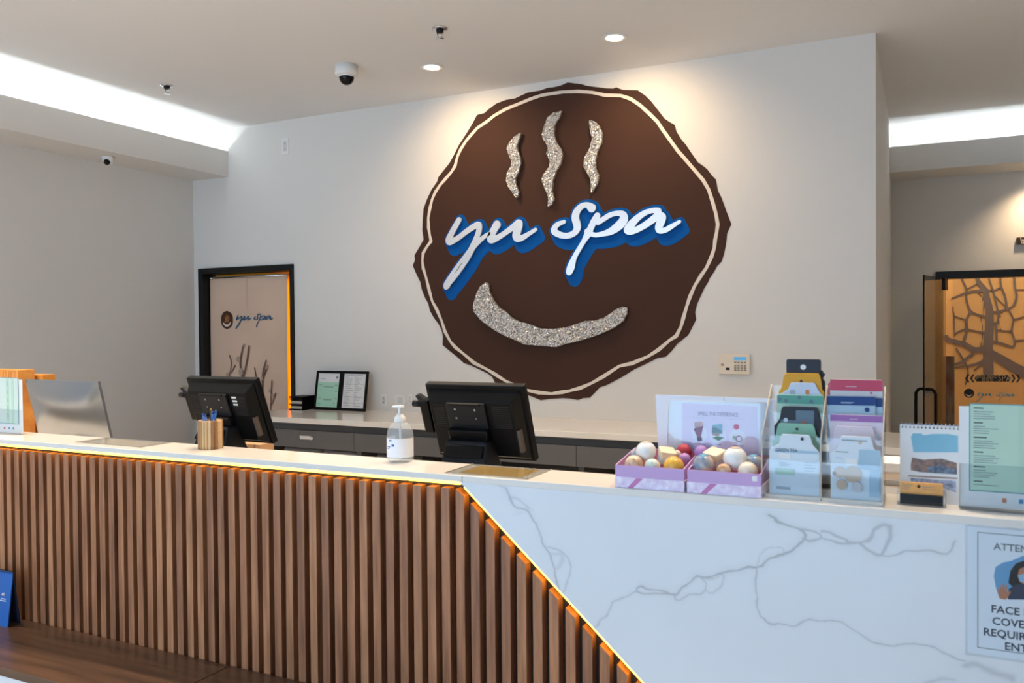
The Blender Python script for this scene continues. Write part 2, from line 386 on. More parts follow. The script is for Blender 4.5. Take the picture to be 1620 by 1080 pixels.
# (x, y) read in the zoomed photo 900..1560 x 740..1080 at 2.4545 ; (width, strength)
V = [
 ([(768, 180), (820, 208), (870, 228), (905, 245), (912, 275), (870, 310), (820, 345), (770, 360), (728, 388), (690, 392), (640, 402), (580, 415), (520, 425), (490, 418)], 3.2, .75),
 ([(905, 240), (950, 250), (975, 275), (930, 285), (905, 272)], 3.5, .6),
 ([(975, 250), (1030, 262), (1085, 290), (1040, 290), (985, 278)], 3.2, .6),
 ([(1085, 292), (1140, 290), (1175, 270), (1200, 235), (1245, 225), (1235, 285), (1205, 340), (1165, 318), (1135, 295)], 5.5, .55),
 ([(1205, 345), (1265, 345), (1320, 322), (1400, 328), (1465, 335), (1490, 310), (1505, 285)], 2.2, .6),
 ([(490, 418), (470, 438), (430, 470), (405, 490), (330, 488), (268, 482), (285, 463), (330, 470), (385, 488)], 2.8, .7),
 ([(405, 490), (420, 510), (470, 495), (515, 492), (530, 455), (500, 420)], 3., .45),
 ([(515, 430), (575, 430), (605, 420), (595, 455), (565, 485), (530, 478)], 2.6, .35),
 ([(268, 482), (220, 495), (180, 515), (150, 565), (115, 590), (95, 640)], 2., .55),
 ([(728, 388), (722, 440), (725, 500), (732, 550), (752, 585), (800, 606), (885, 602), (940, 590), (1040, 596), (1100, 625), (1160, 660), (1240, 690), (1330, 685), (1420, 700), (1470, 730), (1540, 745)], 2., .6),
 ([(728, 385), (740, 340), (770, 318), (825, 315), (830, 345)], 1.6, .35),
 ([(1540, 770), (1580, 760), (1640, 790), (1720, 815)], 10., .45), ([(1380, 830), (1440, 818), (1500, 825)], 5., .35),
 ([(1560, 225), (1680, 215), (1800, 260), (1900, 240)], 4., .4),
]
# (x, y) read in the zoomed photo 540..1080 x 700..1080 at 2.843
V2 = [
 ([(735, 205), (755, 250), (790, 290), (835, 305), (865, 345), (890, 400), (905, 460), (935, 505), (955, 560), (965, 630), (975, 670)], 4.2, .6),
 ([(755, 250), (800, 255), (840, 295)], 5., .35),
 ([(905, 465), (960, 475), (1005, 510), (1025, 580), (1010, 650), (985, 680)], 3.2, .45),
 ([(935, 500), (985, 500), (990, 540), (960, 570)], 8., .28),
 ([(735, 205), (700, 190)], 2.5, .4), ([(780, 330), (860, 300)], 2.5, .18)]
segs = [(smooth_line([oY(900+x/2.4545, 740+y/2.4545, YC).xz for x, y in p], 3), w/2.4545*.0019, a) for p, w, a in V]
segs += [(smooth_line([oY(540+x/2.843, 700+y/2.843, YC).xz for x, y in p], 3), w/2.843*.0019, a) for p, w, a in V2]
for p, w, a in segs:
    D = np.full(vein.shape, 1e9)
    for q0, q1 in zip(p[:-1], p[1:]):
        d = q1-q0; h = np.clip(((GX-q0[0])*d[0]+(GZ-q0[1])*d[1])/(d@d+1e-12), 0, 1)
        D = np.minimum(D, np.hypot(GX-q0[0]-h*d[0], GZ-q0[1]-h*d[1]))
    vein = np.maximum(vein, .85*a*np.exp(-(D/(w*1.3))**2)); vein = np.maximum(vein, .14*a*np.exp(-(D/(w*5))**2))
for p, w, a in segs: pass
me = bpy.data.meshes.new('marble_panel')
vs = [(x, YC+.002, z) for x, z in G.reshape(-1, 2)]
fs = [(j*(NX+1)+i, j*(NX+1)+i+1, (j+1)*(NX+1)+i+1, (j+1)*(NX+1)+i) for j in range(NZ) for i in range(NX)]
n0 = len(vs)
ring = [(xd(0), 0), (CX1, 0), (CX1, ZS), (xd(ZS), ZS)]
vs += [(x, YC+.0021, z) for x, z in ring]+[(x, YC+.038, z) for x, z in ring]
fs += [(n0+i, n0+i+4, n0+(i+1) % 4+4, n0+(i+1) % 4) for i in range(4)]+[(n0+7, n0+6, n0+5, n0+4)]
me.from_pydata(vs, [], fs)
at = me.attributes.new('vein', 'FLOAT', 'POINT'); at.data.foreach_set('value', np.concatenate([vein.ravel(), np.zeros(8)]).astype(np.float32))
me.update()
link('marble_panel', me, M['marble'], cn)
# slats
PIT, SW, GAP = .0547, .0310, .024
nrm = math.hypot(1, DSL)
k = -22; slats = 0
while True:
    x0 = -3.6535+PIT*k; x1 = x0+SW; k += 1
    if x0 < CX0: continue
    zl = min(ZS-GAP, dA.z+(x0-dA.x)/DSL-GAP*1.35); zr = min(ZS-GAP, dA.z+(x1-dA.x)/DSL-GAP*1.35)
    if zr < .02: break
    MB().prism([(x0, 0), (x1, 0), (x1, zr), (x0, zl)], YC+.002, YC+.038).build('slat', M[random.choice(['slat', 'slat', 'slat2', 'slat3'])], cn)
    slats += 1
# warm LED lines under the ledge and along the diagonal
MB().box((CX0, YC+.008, ZS-.0105), (dA.x-.004, YC+.018, ZS-.002)).build('led_strip', M['led'], cn, label='glowing amber light line under the ledge')
tx, tz = DSL/nrm, 1/nrm                     # along the diagonal, upward
px_, pz_ = -abs(tz), -abs(tx)               # away from the marble: left and down
def dpt(z, off): return (xd(z)+px_*off, z+pz_*off)
MB().prism([dpt(.0, .001), dpt(.0, .006), dpt(ZS-.014, .006), dpt(ZS-.014, .001)], YC+.006, YC+.018).build('led_strip', M['led'], cn, label='glowing amber light line along the diagonal marble edge')
# ledge
led = thing('countertop', 'white quartz ledge topping the slatted reception counter', 'countertop', (0, 0, 0))
MB().box((CX0, YC, ZS), (-1.33, YB, HC)).build('slab', M['quartz'], led, .002)
MB().box((-1.3292, YC, ZS), (CX1, YB, HC)).build('slab', M['quartz'], led, .002)
# ------------------------------------------------------------------ bench in front of the slats
bn = thing('bench', 'low dark walnut bench with white base in front of the slats', 'bench', (0, 0, 0))
ZB = .2376; BY0 = 1.98; seam = oZ(359, 1055, ZB).x
MB().box((-4.7, BY0, ZB-.032), (seam-.002, YC-.002, ZB)).build('seat_board', M['bench'], bn, .002)
MB().box((seam+.002, BY0, ZB-.032), (-1.25, YC-.002, ZB)).build('seat_board', M['bench'], bn, .002)
MB().box((-4.68, BY0+.015, 0), (-1.27, YC-.003, ZB-.032)).build('base', M['white_panel'], bn)

# ------------------------------------------------------------------ wall sign
SY = YW-.004
sg = thing('wall_sign', 'big round brown sign with blue-backed silver script and glitter smile', 'sign', (0, 0, 0))
def up(pts, du, dv, s=4., Y=SY): return [(lambda p: (p.x, p.z))(oY(du+x/s, dv+y/s, Y)) for x, y in pts]
A, B, C_, D_ = (640, 120), (900, 120), (640, 380), (900, 380)
out = up([(1030,42),(985,62),(940,72),(905,75),(860,92),(780,105),(735,125),(700,142),(640,152),(580,175),(530,212),(505,235),(458,247),(430,300),(400,350),(345,435),(315,495),(285,550),(245,600),(215,638),(205,670),(170,720),(140,785),(120,840),(115,900),(112,975),(120,1035)], *A)
out += up([(95,40),(62,95),(65,125),(52,160),(75,215),(100,265),(108,310),(130,365),(150,400),(160,445),(185,490),(215,530),(235,570),(243,610),(240,662),(285,700),(335,740),(375,777),(415,790),(480,820),(530,845),(555,865),(572,900),(620,925),(690,955),(765,975),(810,990),(862,1012),(920,1003),(1000,998)], *C_)
out += up([(0,1000),(60,1010),(90,998),(133,995),(165,962),(195,930),(240,915),(330,868),(415,815),(480,785),(560,745),(612,737),(650,700),(685,655),(755,600),(780,550),(805,500),(798,455),(810,405),(855,305),(880,265),(890,240),(920,195),(935,165),(965,135),(980,90),(990,45),(997,0)], *D_)
out += up([(1000,1000),(1005,985),(1028,938),(1005,880),(965,770),(942,725),(930,655),(905,630),(875,590),(850,570),(815,545),(770,480),(740,435),(710,400),(680,350),(670,310),(640,293),(605,270),(575,230),(540,185),(520,160),(485,125),(435,90),(340,88),(300,72),(280,80),(235,78),(170,70),(110,62),(85,53),(0,42)], *B)
MB().prism(out, SY, YW).build('disc', M['brown'], sg, label='dark brown disc with a jagged bark-like edge')
ring = up([(1000,102),(930,112),(870,122),(800,145),(720,178),(640,210),(570,250),(520,290),(460,330),(420,375),(390,410),(355,465),(335,510),(320,570),(295,610),(260,650),(225,690),(195,735),(175,780),(160,840),(150,900),(152,960),(160,1010),(168,1045)], *A)
ring += up([(145,35),(118,80),(113,130),(118,175),(135,230),(155,310),(175,385),(205,440),(235,510),(255,575),(290,640),(320,675),(370,715),(440,775),(520,815),(570,845),(640,890),(700,920),(760,945),(850,963),(930,970),(1000,960)], *C_)
ring += up([(0,953),(70,935),(140,905),(220,860),(320,795),(400,778),(500,735),(570,690),(640,630),(680,605),(710,545),(725,490),(745,420),(765,360),(795,290),(835,225),(870,175),(900,110),(920,50)], *D_)
ring += up([(925,1040),(935,990),(942,940),(930,870),(910,800),(885,720),(850,660),(790,590),(730,520),(690,475),(640,405),(600,350),(560,290),(510,240),(450,185),(390,145),(330,125),(230,122),(150,105),(60,98)], *B)
ring.append(ring[0])
RG = [(x, z, .0125+.0025*math.sin(3.1*i)) for i, (x, z) in enumerate(ring)]
link('ring', field_mesh('ring', [RG], .010, SY-.0015, SY), M['cream'], sg, label='thin wavy cream ring')
def glit(pts, lab):
    b = MB().prism(pts, SY-.040, SY-.012); o = b.build('glitter_shape', [M['glitter']], sg, .003, 2, lab); return o
glit(up([(750,362),(742,395),(725,440),(728,475),(745,520),(748,560),(735,610),(715,650),(718,690),(735,735),(730,765),(715,778),(695,745),(665,700),(655,665),(660,620),(685,575),(688,545),(665,490),(658,460),(675,425),(705,390)], *A), 'left glitter steam wisp')
glit(up([(1005,228),(990,270),(962,315),(958,380),(975,430),(1003,470),(1012,510),(1000,560),(970,610),(950,670),(945,730),(958,785),(945,815),(918,833),(920,770),(900,720),(885,685),(878,655),(895,620),(925,580),(930,545),(908,495),(920,465),(905,430),(885,400),(880,375),(895,320),(915,270),(950,240)], *A), 'tall middle glitter steam wisp')
glit(up([(140,285),(175,295),(205,325),(222,370),(218,430),(190,490),(178,540),(180,590),(202,635),(190,690),(150,748),(148,660),(125,620),(103,580),(108,520),(145,455),(155,400),(145,360),(137,310)], *B), 'right glitter steam wisp')
sm = up([(525,268),(545,275),(550,330),(575,380),(610,425),(650,450),(690,490),(740,515),(800,530),(870,558),(950,560),(1030,552)], *C_)
sm += up([(0,548),(60,530),(115,510),(175,508),(230,490),(270,465),(310,435),(350,420),(378,425),(380,460),(355,510),(300,550),(240,580),(160,610),(80,635),(0,652)], *D_)
sm += up([(970,675),(880,668),(770,658),(720,635),(650,605),(600,580),(540,540),(490,500),(450,450),(445,425),(452,390),(465,345),(490,295)], *C_)
glit(sm, 'silver glitter smile')
# script lettering: centre lines (x, y, width) read in the zoomed photo 690..1100 x 310..480 at 3.951
YU, SPA = (700, 330, 7.2), (865, 310, 7.043)      # zoomed photo origin and scale
LT = {
 'y': (YU, [[(208,132,58),(172,195,62),(115,300,66),(92,362,76),(112,382,66),(200,335,58),(300,258,60),(395,198,66),(436,192,66),(432,262,64),(405,340,62),(370,412,60),(330,482,56),(262,562,40),(186,660,38),(118,768,50),(75,862,80),(62,888,64)],
       [(72,872,60),(160,778,46),(246,660,46),(318,545,52),(370,445,56),(425,385,52),(485,330,48),(545,290,44)]]),
 'u': (YU, [[(638,188,92),(608,240,82),(578,300,86),(568,350,84),(605,352,72),(690,308,60),(790,238,64),(868,186,88),(886,180,94),(868,262,96),(852,318,78),(876,346,72),(935,330,62),(1005,288,48),(1075,244,42)]]),
 's': (SPA, [[(515,138,96),(470,106,62),(415,112,62),(372,148,72),(340,200,82),(335,262,84),(352,322,84),(352,372,78),(315,420,66),(245,446,62),(170,438,66),(104,402,72),(100,368,66),(135,322,56),(208,292,42)]]),
 'p': (SPA, [[(576,226,72),(540,285,72),(500,370,74),(474,425,80),(430,502,56),(370,602,54),(320,692,58),(286,790,86),(266,846,74)], [(465,400,64),(480,425,60)],
       [(490,425,56),(560,438,50),(645,424,56),(735,394,80),(820,332,100),(870,268,98),(862,212,76),(800,197,54),(720,216,56),(645,262,58),(585,300,56)]]),
 'a': (SPA, [[(1255,172,72),(1195,166,56),(1100,196,62),(1010,262,76),(938,342,92),(905,388,66),(945,404,62),(1025,374,68),(1120,320,74),(1205,258,80),(1262,215,78),(1308,236,66),(1285,292,90),(1260,350,84),(1268,392,60),(1330,384,60),(1400,345,56),(1490,290,38)]]),
}
def letter_world(dat, Y=SY):
    (du, dv, s), st = dat; o = []
    for line in st:
        P = smooth_line(line, 4); L = []
        for x, y, w in P:
            p = oY(du+x/s, dv+y/s, Y); q = oY(du+(x+10)/s, dv+y/s, Y); r = oY(du+x/s, dv+(y+10)/s, Y); L.append((p.x, p.z, (abs(q.x-p.x)+abs(r.z-p.z))/20*w*.5))
        o.append(L)
    return o
LW = {k: letter_world(v) for k, v in LT.items()}
allst = [st for v in LW.values() for st in v]
link('lettering_shadow', field_mesh('lettering_shadow', allst, .008, SY-.002, SY, .024, [(0, 0), (.008, -.016), (.016, -.032), (.024, -.048), (.031, -.063)]), M['blue'], sg, label='blue painted outline behind the script')
for ch, st in LW.items():
    link('letter', field_mesh('letter', st, .0055, SY-.030, SY-.014), M['silver'], sg, .0, label='raised silver letter '+ch)

# ------------------------------------------------------------------ ceiling fittings
def downlight(x, y, label, tilt=(0, 0), power=P_DOWN, size=88, z=ZC, col=WARM):
    t = thing('downlight', label, 'light', (x, y, z), group='recessed ceiling downlights')
    MB().lathe([(.058, -.001), (.085, -.001), (.088, -.004), (.082, -.008), (.062, -.006), (.058, -.001)], 32).build('trim_ring', M['white'], t)
    MB().lathe([(.0001, -.0035), (.057, -.0035)], 32).build('lens', M['lampface'], t)
    l = bpy.data.lights.new('downlight_lamp', 'SPOT'); l.energy = power; l.color = col; l.spot_size = math.radians(size); l.spot_blend = 1.0; l.shadow_soft_size = .045
    o = bpy.data.objects.new('lamp', l); COL.objects.link(o); o.parent = t; o.location = (0, 0, -.03); o.rotation_euler = (tilt[0], tilt[1], 0)
    return t
p = oZ(683, 106, ZC); downlight(p.x, p.y, 'lit recessed downlight near the wall above the left of the sign', (math.radians(40), 0), size=125, col=(1, .70, .40))
p = oZ(972, 59, ZC); downlight(p.x, p.y, 'lit recessed downlight near the wall above the right of the sign', (math.radians(40), 0), size=125, col=(1, .70, .40))
for i, x in enumerate((-4.6, -3.1, -1.6, -.1)):
    downlight(x, 2.95, 'recessed downlight over the reception ledge, '+('nearest the left wall', 'above the pen cup', 'above the sanitizer pump', 'above the mask rack')[i], power=P_ROW, size=95)
for i, (x, y) in enumerate(((-4.3, 2.1), (-2.6, 3.65), (-1.0, 3.75), (-4.6, -.6), (-1.8, -.6), (1.0, -.6), (2.2, 3.4), (2.4, 5.6), (-5.3, 1.9))):  # extra downlights out of view, added to brighten ceiling and walls
    downlight(x, y, 'added unseen fill downlight '+('over the staff aisle, left', 'over the staff aisle, middle', 'over the staff aisle, right', 'over the waiting area, left', 'over the waiting area, middle', 'over the waiting area, right', 'right of the counter', 'in the passage beside the wall end', 'close to the left light cove')[i], power=P_ROW*(.35 if y < 0 else 1), size=110)
downlight(1.02, 9.08, 'recessed downlight under the far soffit before the sauna door', (math.radians(8), 0), power=26, size=120, z=S0, col=(1, .72, .44))
def sprinkler(u, v, label):
    p = oZ(u, v, ZC); t = thing('sprinkler_head', label, 'sprinkler', (p.x, p.y, ZC), group='ceiling sprinklers')
    MB().lathe([(.0001, -.001), (.052, -.001), (.05, -.006), (.034, -.010), (.0001, -.010)], 24).build('escutcheon', M['chrome'], t)
    MB().lathe([(.026, -.010), (.022, -.028), (.0001, -.028)], 16).build('body', M['charcoal'], t)
    b = MB(); b.tube([(-.020, 0, -.026), (-.016, 0, -.045), (0, 0, -.058)], .004, 6); b.tube([(.020, 0, -.026), (.016, 0, -.045), (0, 0, -.058)], .004, 6)
    b.build('frame_arms', M['chrome'], t)
    MB().lathe([(.0001, -.056), (.008, -.058), (.026, -.062), (.024, -.065), (.0001, -.065)], 16).build('deflector', M['chrome'], t)
sprinkler(264, 135, 'chrome sprinkler head on the ceiling near the left light cove')
sprinkler(696, 45, 'chrome sprinkler head on the ceiling above the left downlight')
p = oZ(548, 104, ZC)
t = thing('dome_camera', 'white dome security camera with dark bubble on the ceiling', 'camera', (p.x, p.y, ZC))
MB().lathe([(.0001, 0), (.082, 0), (.082, -.058), (.076, -.07), (.052, -.074), (.0001, -.074)], 32).build('housing', M['white'], t)
MB().lathe([(.053, -.073), (.055, -.086), (.05, -.108), (.036, -.126), (.018, -.136), (.0001, -.138)], 28).build('bubble', M['black_gloss'], t)
MB().lathe([(.0545, -.070), (.058, -.078), (.0545, -.084)], 28).build('bezel', M['white'], t)
p = oZ(171, 248, S0)
t = thing('eyeball_camera', 'small white security camera under the left soffit', 'camera', (p.x, p.y, S0))
MB().lathe([(.0001, 0), (.05, 0), (.05, -.012), (.046, -.02), (.044, -.035), (.036, -.055), (.022, -.066), (.0001, -.07)], 28).build('housing', M['white'], t)
e = MB(); e.sphere((0, 0, 0), .026, 20, 12).build('eye', M['black_gloss'], t).location = (.016, -.024, -.048)
# ------------------------------------------------------------------ doors
def frame_boxes(name, x0, x1, top, y0, y1, w, wr=None):
    b = MB(); b.box((x0, y0, 0), (x0+w, y1, top-w)); b.box((x1-(wr or w), y0, 0), (x1, y1, top-w)); b.box((x0, y0, top-w), (x1, y1, top)); return b.build(name, M['black_frame'], None, .003)
struct(frame_boxes('door_1', D1[0], D1[1], D1[2], YW-.025, YW+.16, .055, .036), 'black door frame beside the left wall')
# curtain: two cloth panels on a rod
cu = thing('door_curtain', 'beige split door curtain printed with a logo and willow twigs', 'curtain', (0, 0, 0))
YK = 6.045; cx0, cxm, cx1 = oY(330, 435, YK).x, oY(388.5, 433, YK).x, oY(453.5, 429, YK+.018).x
ctop = 2.02
b = MB(); b.tube([(D1[0]+.085, YK, ctop-.012), (D1[1]-.085, YK, ctop-.012)], .007, 8); b.build('rod', M['chrome'], cu)
b = MB(); b.sphere((D1[0]+.105, YK, ctop-.012), .018, 12, 8); b.build('rod_end', M['chrome'], cu)
lp = thing('amber_lamp', 'slim amber light strip standing behind the curtain edge', 'light', (-5.285, 6.072, 0))
MB().box((-.012, 0, 0), (.012, .010, 2.02)).build('profile', M['alu'], lp)
l = bpy.data.lights.new('amber_lamp', 'AREA'); l.shape = 'RECTANGLE'; l.size = .02; l.size_y = 1.9; l.energy = .85; l.color = (1, .55, .12)
o = bpy.data.objects.new('lamp', l); COL.objects.link(o); o.parent = lp; o.location = (0, .012, 1.02); o.rotation_euler = (math.radians(-90), math.radians(0), math.radians(180))
def cloth(x0, x1, ph, skew):
    W_, H_ = x1-x0, 1.75
    def fn(a, b_, off=0):
        z = ctop-H_*b_; x = x0+W_*a+skew*b_*b_
        return (x, YK+.018+off-.004*b_*math.sin(5.2*a+ph)-.002*math.sin(11*a+ph*2)*b_, z)
    m = MB(); m.grid(lambda a, b_: fn(a, 1-b_), 20, 24); m.grid(lambda a, b_: fn(1-a, 1-b_, .002), 20, 24); return m
cloth(cx0, cxm-.002, .4, -.004).build('cloth_panel', M['linen'], cu); cloth(cxm+.002, cx1, 1.9, -.03).build('cloth_panel', M['linen'], cu)
YP = YK+.0115
M['logo_brown'] = mat('logo_brown', (70, 38, 22), .8); M['logo_blue'] = mat('logo_blue', (52, 92, 124), .8); M['logo_gold'] = mat('logo_gold', (196, 128, 60), .8)
M['twig'] = mat('twig_print', (112, 86, 74), .85); M['bud'] = mat('bud_print', (176, 152, 136), .85)
# the round mark and the script, printed
c0 = oY(359, 506, YP); rr = .078
link('printed_mark', field_mesh('printed_mark', [[(c0.x, c0.z+.012, rr-.004), (c0.x, c0.z-.012, rr-.004)]], .008, YP-.001, YP), M['logo_brown'], cu)
link('printed_mark', field_mesh('printed_mark', [smooth_line([(c0.x-.045, c0.z-.03, .006), (c0.x-.015, c0.z-.052, .010), (c0.x+.02, c0.z-.05, .010), (c0.x+.048, c0.z-.026, .005)], 4)], .004, YP-.002, YP-.001), M['cream'], cu)
for dx, h in ((-.018, .035), (0, .055), (.02, .04)):
    link('printed_mark', field_mesh('printed_mark', [[(c0.x+dx-.004, c0.z-.02, .004), (c0.x+dx+.005, c0.z+h*.4, .005), (c0.x+dx, c0.z+h, .003)]], .003, YP-.002, YP-.001), M['logo_gold'], cu)
q0 = oY(373, 500, YP); q1 = oY(432, 512, YP)
X0 = min(p[0] for st in allst for p in st); X1 = max(p[0] for st in allst for p in st); Z0 = min(p[1] for st in allst for p in st); Z1 = max(p[1] for st in allst for p in st)
def script_at(x0, zc, width, thin=.55):
    k = width/(X1-X0); return [[(x0+(a-X0)*k, zc+(b_-(Z0+Z1)/2-.06)*k, c*k*thin) for a, b_, c in st] for st in allst]
link('printed_script', field_mesh('printed_script', script_at(q0.x, 1.60, q1.x-q0.x, 1.05), .003, YP-.001, YP), M['logo_blue'], cu)
tw = [([(377, 655), (384, 610), (380, 575), (385, 545)], .012), ([(384, 600), (391, 570), (394, 548)], .012), ([(362, 600), (366, 575), (363, 562)], .007), ([(366, 590), (372, 578)], .008),
      ([(414, 660), (415, 620), (416, 590), (421, 570)], .012), ([(405, 640), (406, 605), (403, 582)], .007), ([(428, 650), (429, 625), (430, 602)], .007), ([(430, 640), (436, 622)], .008), ([(416, 600), (421, 585), (423, 578)], .010)]
link('printed_twigs', field_mesh('printed_twigs', [smooth_line([(lambda p: (p.x, p.z, r*(.6+.4*math.sin(i*2.1)**2)))(oY(u, v, YP)) for i, (u, v) in enumerate(pts)], 4) for pts, r in tw], .006, YP-.001, YP), M['twig'], cu)
bd = [(360, 593, .022), (377, 568, .026), (381, 588, .030), (386, 546, .016), (414, 598, .018), (422, 580, .018), (406, 604, .014), (431, 625, .014), (426, 618, .014), (366, 585, .012)]
for u, v, r in bd:
    q = oY(u, v, YP); MB().prism(circle(q.x, q.z, r*1.15, 16, .8), YP-.0015, YP).build('printed_bud', M['bud'], cu)
# doorway to the sauna room
struct(frame_boxes('door_2', DX0, DX1, DZ, YF-.03, YF+.17, .07), 'black frame of the glass door to the sauna room')
gl = thing('glass_door', 'open frameless glass door leaf with long black pull handles', 'door', (.232, YF+.02, .01), (0, 0, math.atan2(.81, .195)+math.pi))
# local x runs from the hinge to the free edge
MB().box((0, -.006, 0), (.835, .006, 1.945)).build('pane', M['glass'], gl)
MB().box((.829, -.0065, 0), (.8355, .0065, 1.946)).build('edge_strip', M['black_gloss'], gl)
MB().box((-.02, -.022, 1.83), (.10, .022, 1.952)).build('pivot_clamp', M['black_frame'], gl, .003)
for s in (1, -1):
    b = MB(); b.tube([(.765, s*.006, .42), (.765, s*.075, .42)], .012, 8); b.tube(smooth_line([(.765, s*.004, .895), (.765, s*.05, .897), (.765, s*.078, .87), (.765, s*.085, .82), (.765, s*.085, .40)], 5), .0145, 10)
    b.build('pull_handle', M['black_gloss'], gl)
fx = thing('glass_door', 'closed frameless glass door leaf with sauna lettering', 'door', (0, YF+.06, 0))
MB().box((.30, -.005, .01), (DX1-.07, .005, DZ-.07)).build('pane', clear('door_glass_clear', (.93, .94, .93), .05), fx)
# sauna room
struct(MB().box((DX0-1.2, 11.9, 0), (DX1+1.6, 12.0, ZC)).build('wall_sauna', M['orange_wall']))
struct(MB().box((DX0-1.25, YF+.14, 0), (DX0-1.15, 11.9, ZC)).build('wall_sauna_left', M['orange_wall']))
struct(MB().box((DX1+1.5, YF+.14, 0), (DX1+1.6, 11.9, ZC)).build('wall_sauna_right', M['orange_wall']))
for i, (x, y) in enumerate(((.7, 10.9), (2.3, 10.9))):
    t = thing('sauna_lamp', 'amber ceiling lamp in the sauna room, the %s one' % ('left', 'right')[i], 'light', (x, y, ZC-.05), group='sauna room lamps')
    MB().lathe([(.0001, .05), (.12, .05), (.12, .02), (.0001, 0)], 20).build('shade', M['white'], t)
    l = bpy.data.lights.new('sauna_lamp', 'POINT'); l.energy = 34; l.color = (1, .86, .64); l.shadow_soft_size = .12
    o = bpy.data.objects.new('lamp', l); COL.objects.link(o); o.parent = t; o.location = (0, 0, -.14)
# branches of the tree mural, in the zoomed photo 1440..1620 x 420..560 at 7.717
YM = 11.89
def mb(pts, w): return smooth_line([(lambda p: (p.x, p.z, ww*.0092/7.717*.5*1.0))(oY(1440+x/7.717, 420+y/7.717, YM)) for (x, y), ww in zip(pts, np.linspace(w[0], w[1], len(pts)))], 4)
mur = [mb([(955, 1300), (950, 1000), (965, 780), (970, 560), (930, 380), (915, 300), (830, 190), (820, 130)], (95, 34)),
 mb([(915, 300), (820, 310), (690, 330), (510, 400)], (34, 16)), mb([(690, 330), (690, 420), (745, 560), (900, 620), (960, 630)], (18, 20)), mb([(745, 560), (690, 660), (690, 790), (650, 940)], (24, 30)),
 mb([(690, 330), (680, 260), (620, 140)], (16, 14)), mb([(690, 290), (820, 220)], (12, 16)), mb([(960, 990), (800, 1030), (660, 960), (510, 920), (380, 870)], (60, 44)),
 mb([(990, 575), (1080, 560), (1180, 530), (1260, 490), (1300, 380), (1280, 270), (1270, 130)], (22, 20)), mb([(1180, 530), (1160, 380), (1110, 250), (1100, 130)], (22, 18)),
 mb([(1070, 690), (1075, 570), (1030, 380), (1010, 300), (960, 150)], (18, 14)), mb([(915, 285), (1010, 305), (1110, 265)], (16, 14)), mb([(985, 720), (1060, 690), (1075, 600)], (16, 14)),
 mb([(990, 920), (1120, 950), (1260, 990), (1270, 900), (1240, 790), (1260, 660), (1210, 550)], (22, 14)), mb([(1060, 790), (1240, 800)], (12, 16)), mb([(1050, 700), (1055, 920)], (20, 22)),
 mb([(540, 840), (620, 790), (700, 780), (900, 820)], (14, 16)), mb([(525, 500), (535, 640), (545, 830)], (12, 12)), mb([(545, 615), (690, 665)], (10, 12)), mb([(960, 1060), (1100, 1140), (1300, 1260), (1500, 1360)], (80, 110)),
 mb([(1260, 660), (1400, 620)], (14, 12)), mb([(1280, 915), (1400, 905)], (14, 12)), mb([(1300, 290), (1400, 290)], (12, 12)), mb([(560, 1000), (700, 1250), (680, 1450)], (14, 16)), mb([(760, 1080), (620, 1180), (400, 1250), (500, 1400)], (34, 14)),
 mb([(500, 1250), (800, 1200), (960, 1120)], (14, 30)), mb([(980, 1080), (900, 1180), (780, 1280)], (20, 14)), mb([(820, 320), (880, 400), (905, 620)], (8, 8)), mb([(860, 630), (885, 800), (860, 1000)], (9, 9)), mb([(1040, 360), (1100, 440), (1180, 500)], (8, 9)), mb([(1120, 570), (1090, 680), (1105, 780)], (7, 7))]
m2 = thing('tree_mural', 'brown tree branch mural on the amber sauna room wall', 'mural', (0, 0, 0))
link('branches', field_mesh('branches', mur, .014, YM-.003, YM+.009), M['branch'], m2)
for ax in (.28, 1.55): link('branches', field_mesh('branches', [[(2*ax-x, z, r) for x, z, r in st] for st in mur[:26]], .02, YM-.002, YM+.009), M['branch'], m2)
# lettering on the closed leaf
YG = YF+.054
def dz(x, y): p = oY(1500+x/9., 560+y/9., YG); return p.x, p.z
b = MB()
for s, xs in ((1, (240, 310)), (-1, (1030, 960))):
    for x in xs:
        b.prism([dz(x, 345), dz(x+s*38, 288), dz(x+s*68, 288), dz(x+s*30, 345), dz(x+s*68, 402), dz(x+s*38, 402)], YG-.002, YG)
b.prism([dz(372, 345), dz(405, 300), dz(860, 300), dz(900, 345), dz(860, 390), dz(405, 390)], YG-.002, YG)
b.build('arrow_sign', M['ink'], fx, label='black double-headed arrow sign reading SPA')
M['sign_ink'] = mat('sign_ink', (190, 160, 120), .7)
sx, sz_ = dz(705, 382)
text('lettering', 'SPA', .088, M['sign_ink'], fx, x=sx, z=sz_, y=YG-.003, squash=.8)
sx, sz_ = dz(395, 340); text('lettering', 'JJIM JIL BANG', .046, M['sign_ink'], fx, x=sx, z=sz_, y=YG-.003, squash=.66)
sx, sz_ = dz(475, 384); text('lettering', '찜질방', .046, M['sign_ink'], fx, x=sx, z=sz_, y=YG-.003, squash=.8)
for o in [o for o in fx.children if o.name.startswith(('lettering', 'arrow_sign'))]: o.location.y = -fx.location.y
c1 = dz(297, 555)
MB().prism(circle(c1[0], c1[1], .045, 28), YG-.002, YG).build('printed_mark', M['ink'], fx).location.y = -fx.location.y
link('printed_mark', field_mesh('printed_mark', [smooth_line([(c1[0]-.026, c1[1]-.014, .003), (c1[0], c1[1]-.030, .006), (c1[0]+.026, c1[1]-.014, .003)], 4)], .003, YG-.003, YG-.002), M['cream'], fx).location.y = -fx.location.y
M['sky_ink'] = mat('sky_ink', (80, 150, 180), .7)
s0 = dz(410, 575); s1 = dz(970, 575)
link('printed_script', field_mesh('printed_script', script_at(s0[0], s0[1]-.01, s1[0]-s0[0], .8), .006, YG-.002, YG), M['sky_ink'], fx).location.y = -fx.location.y
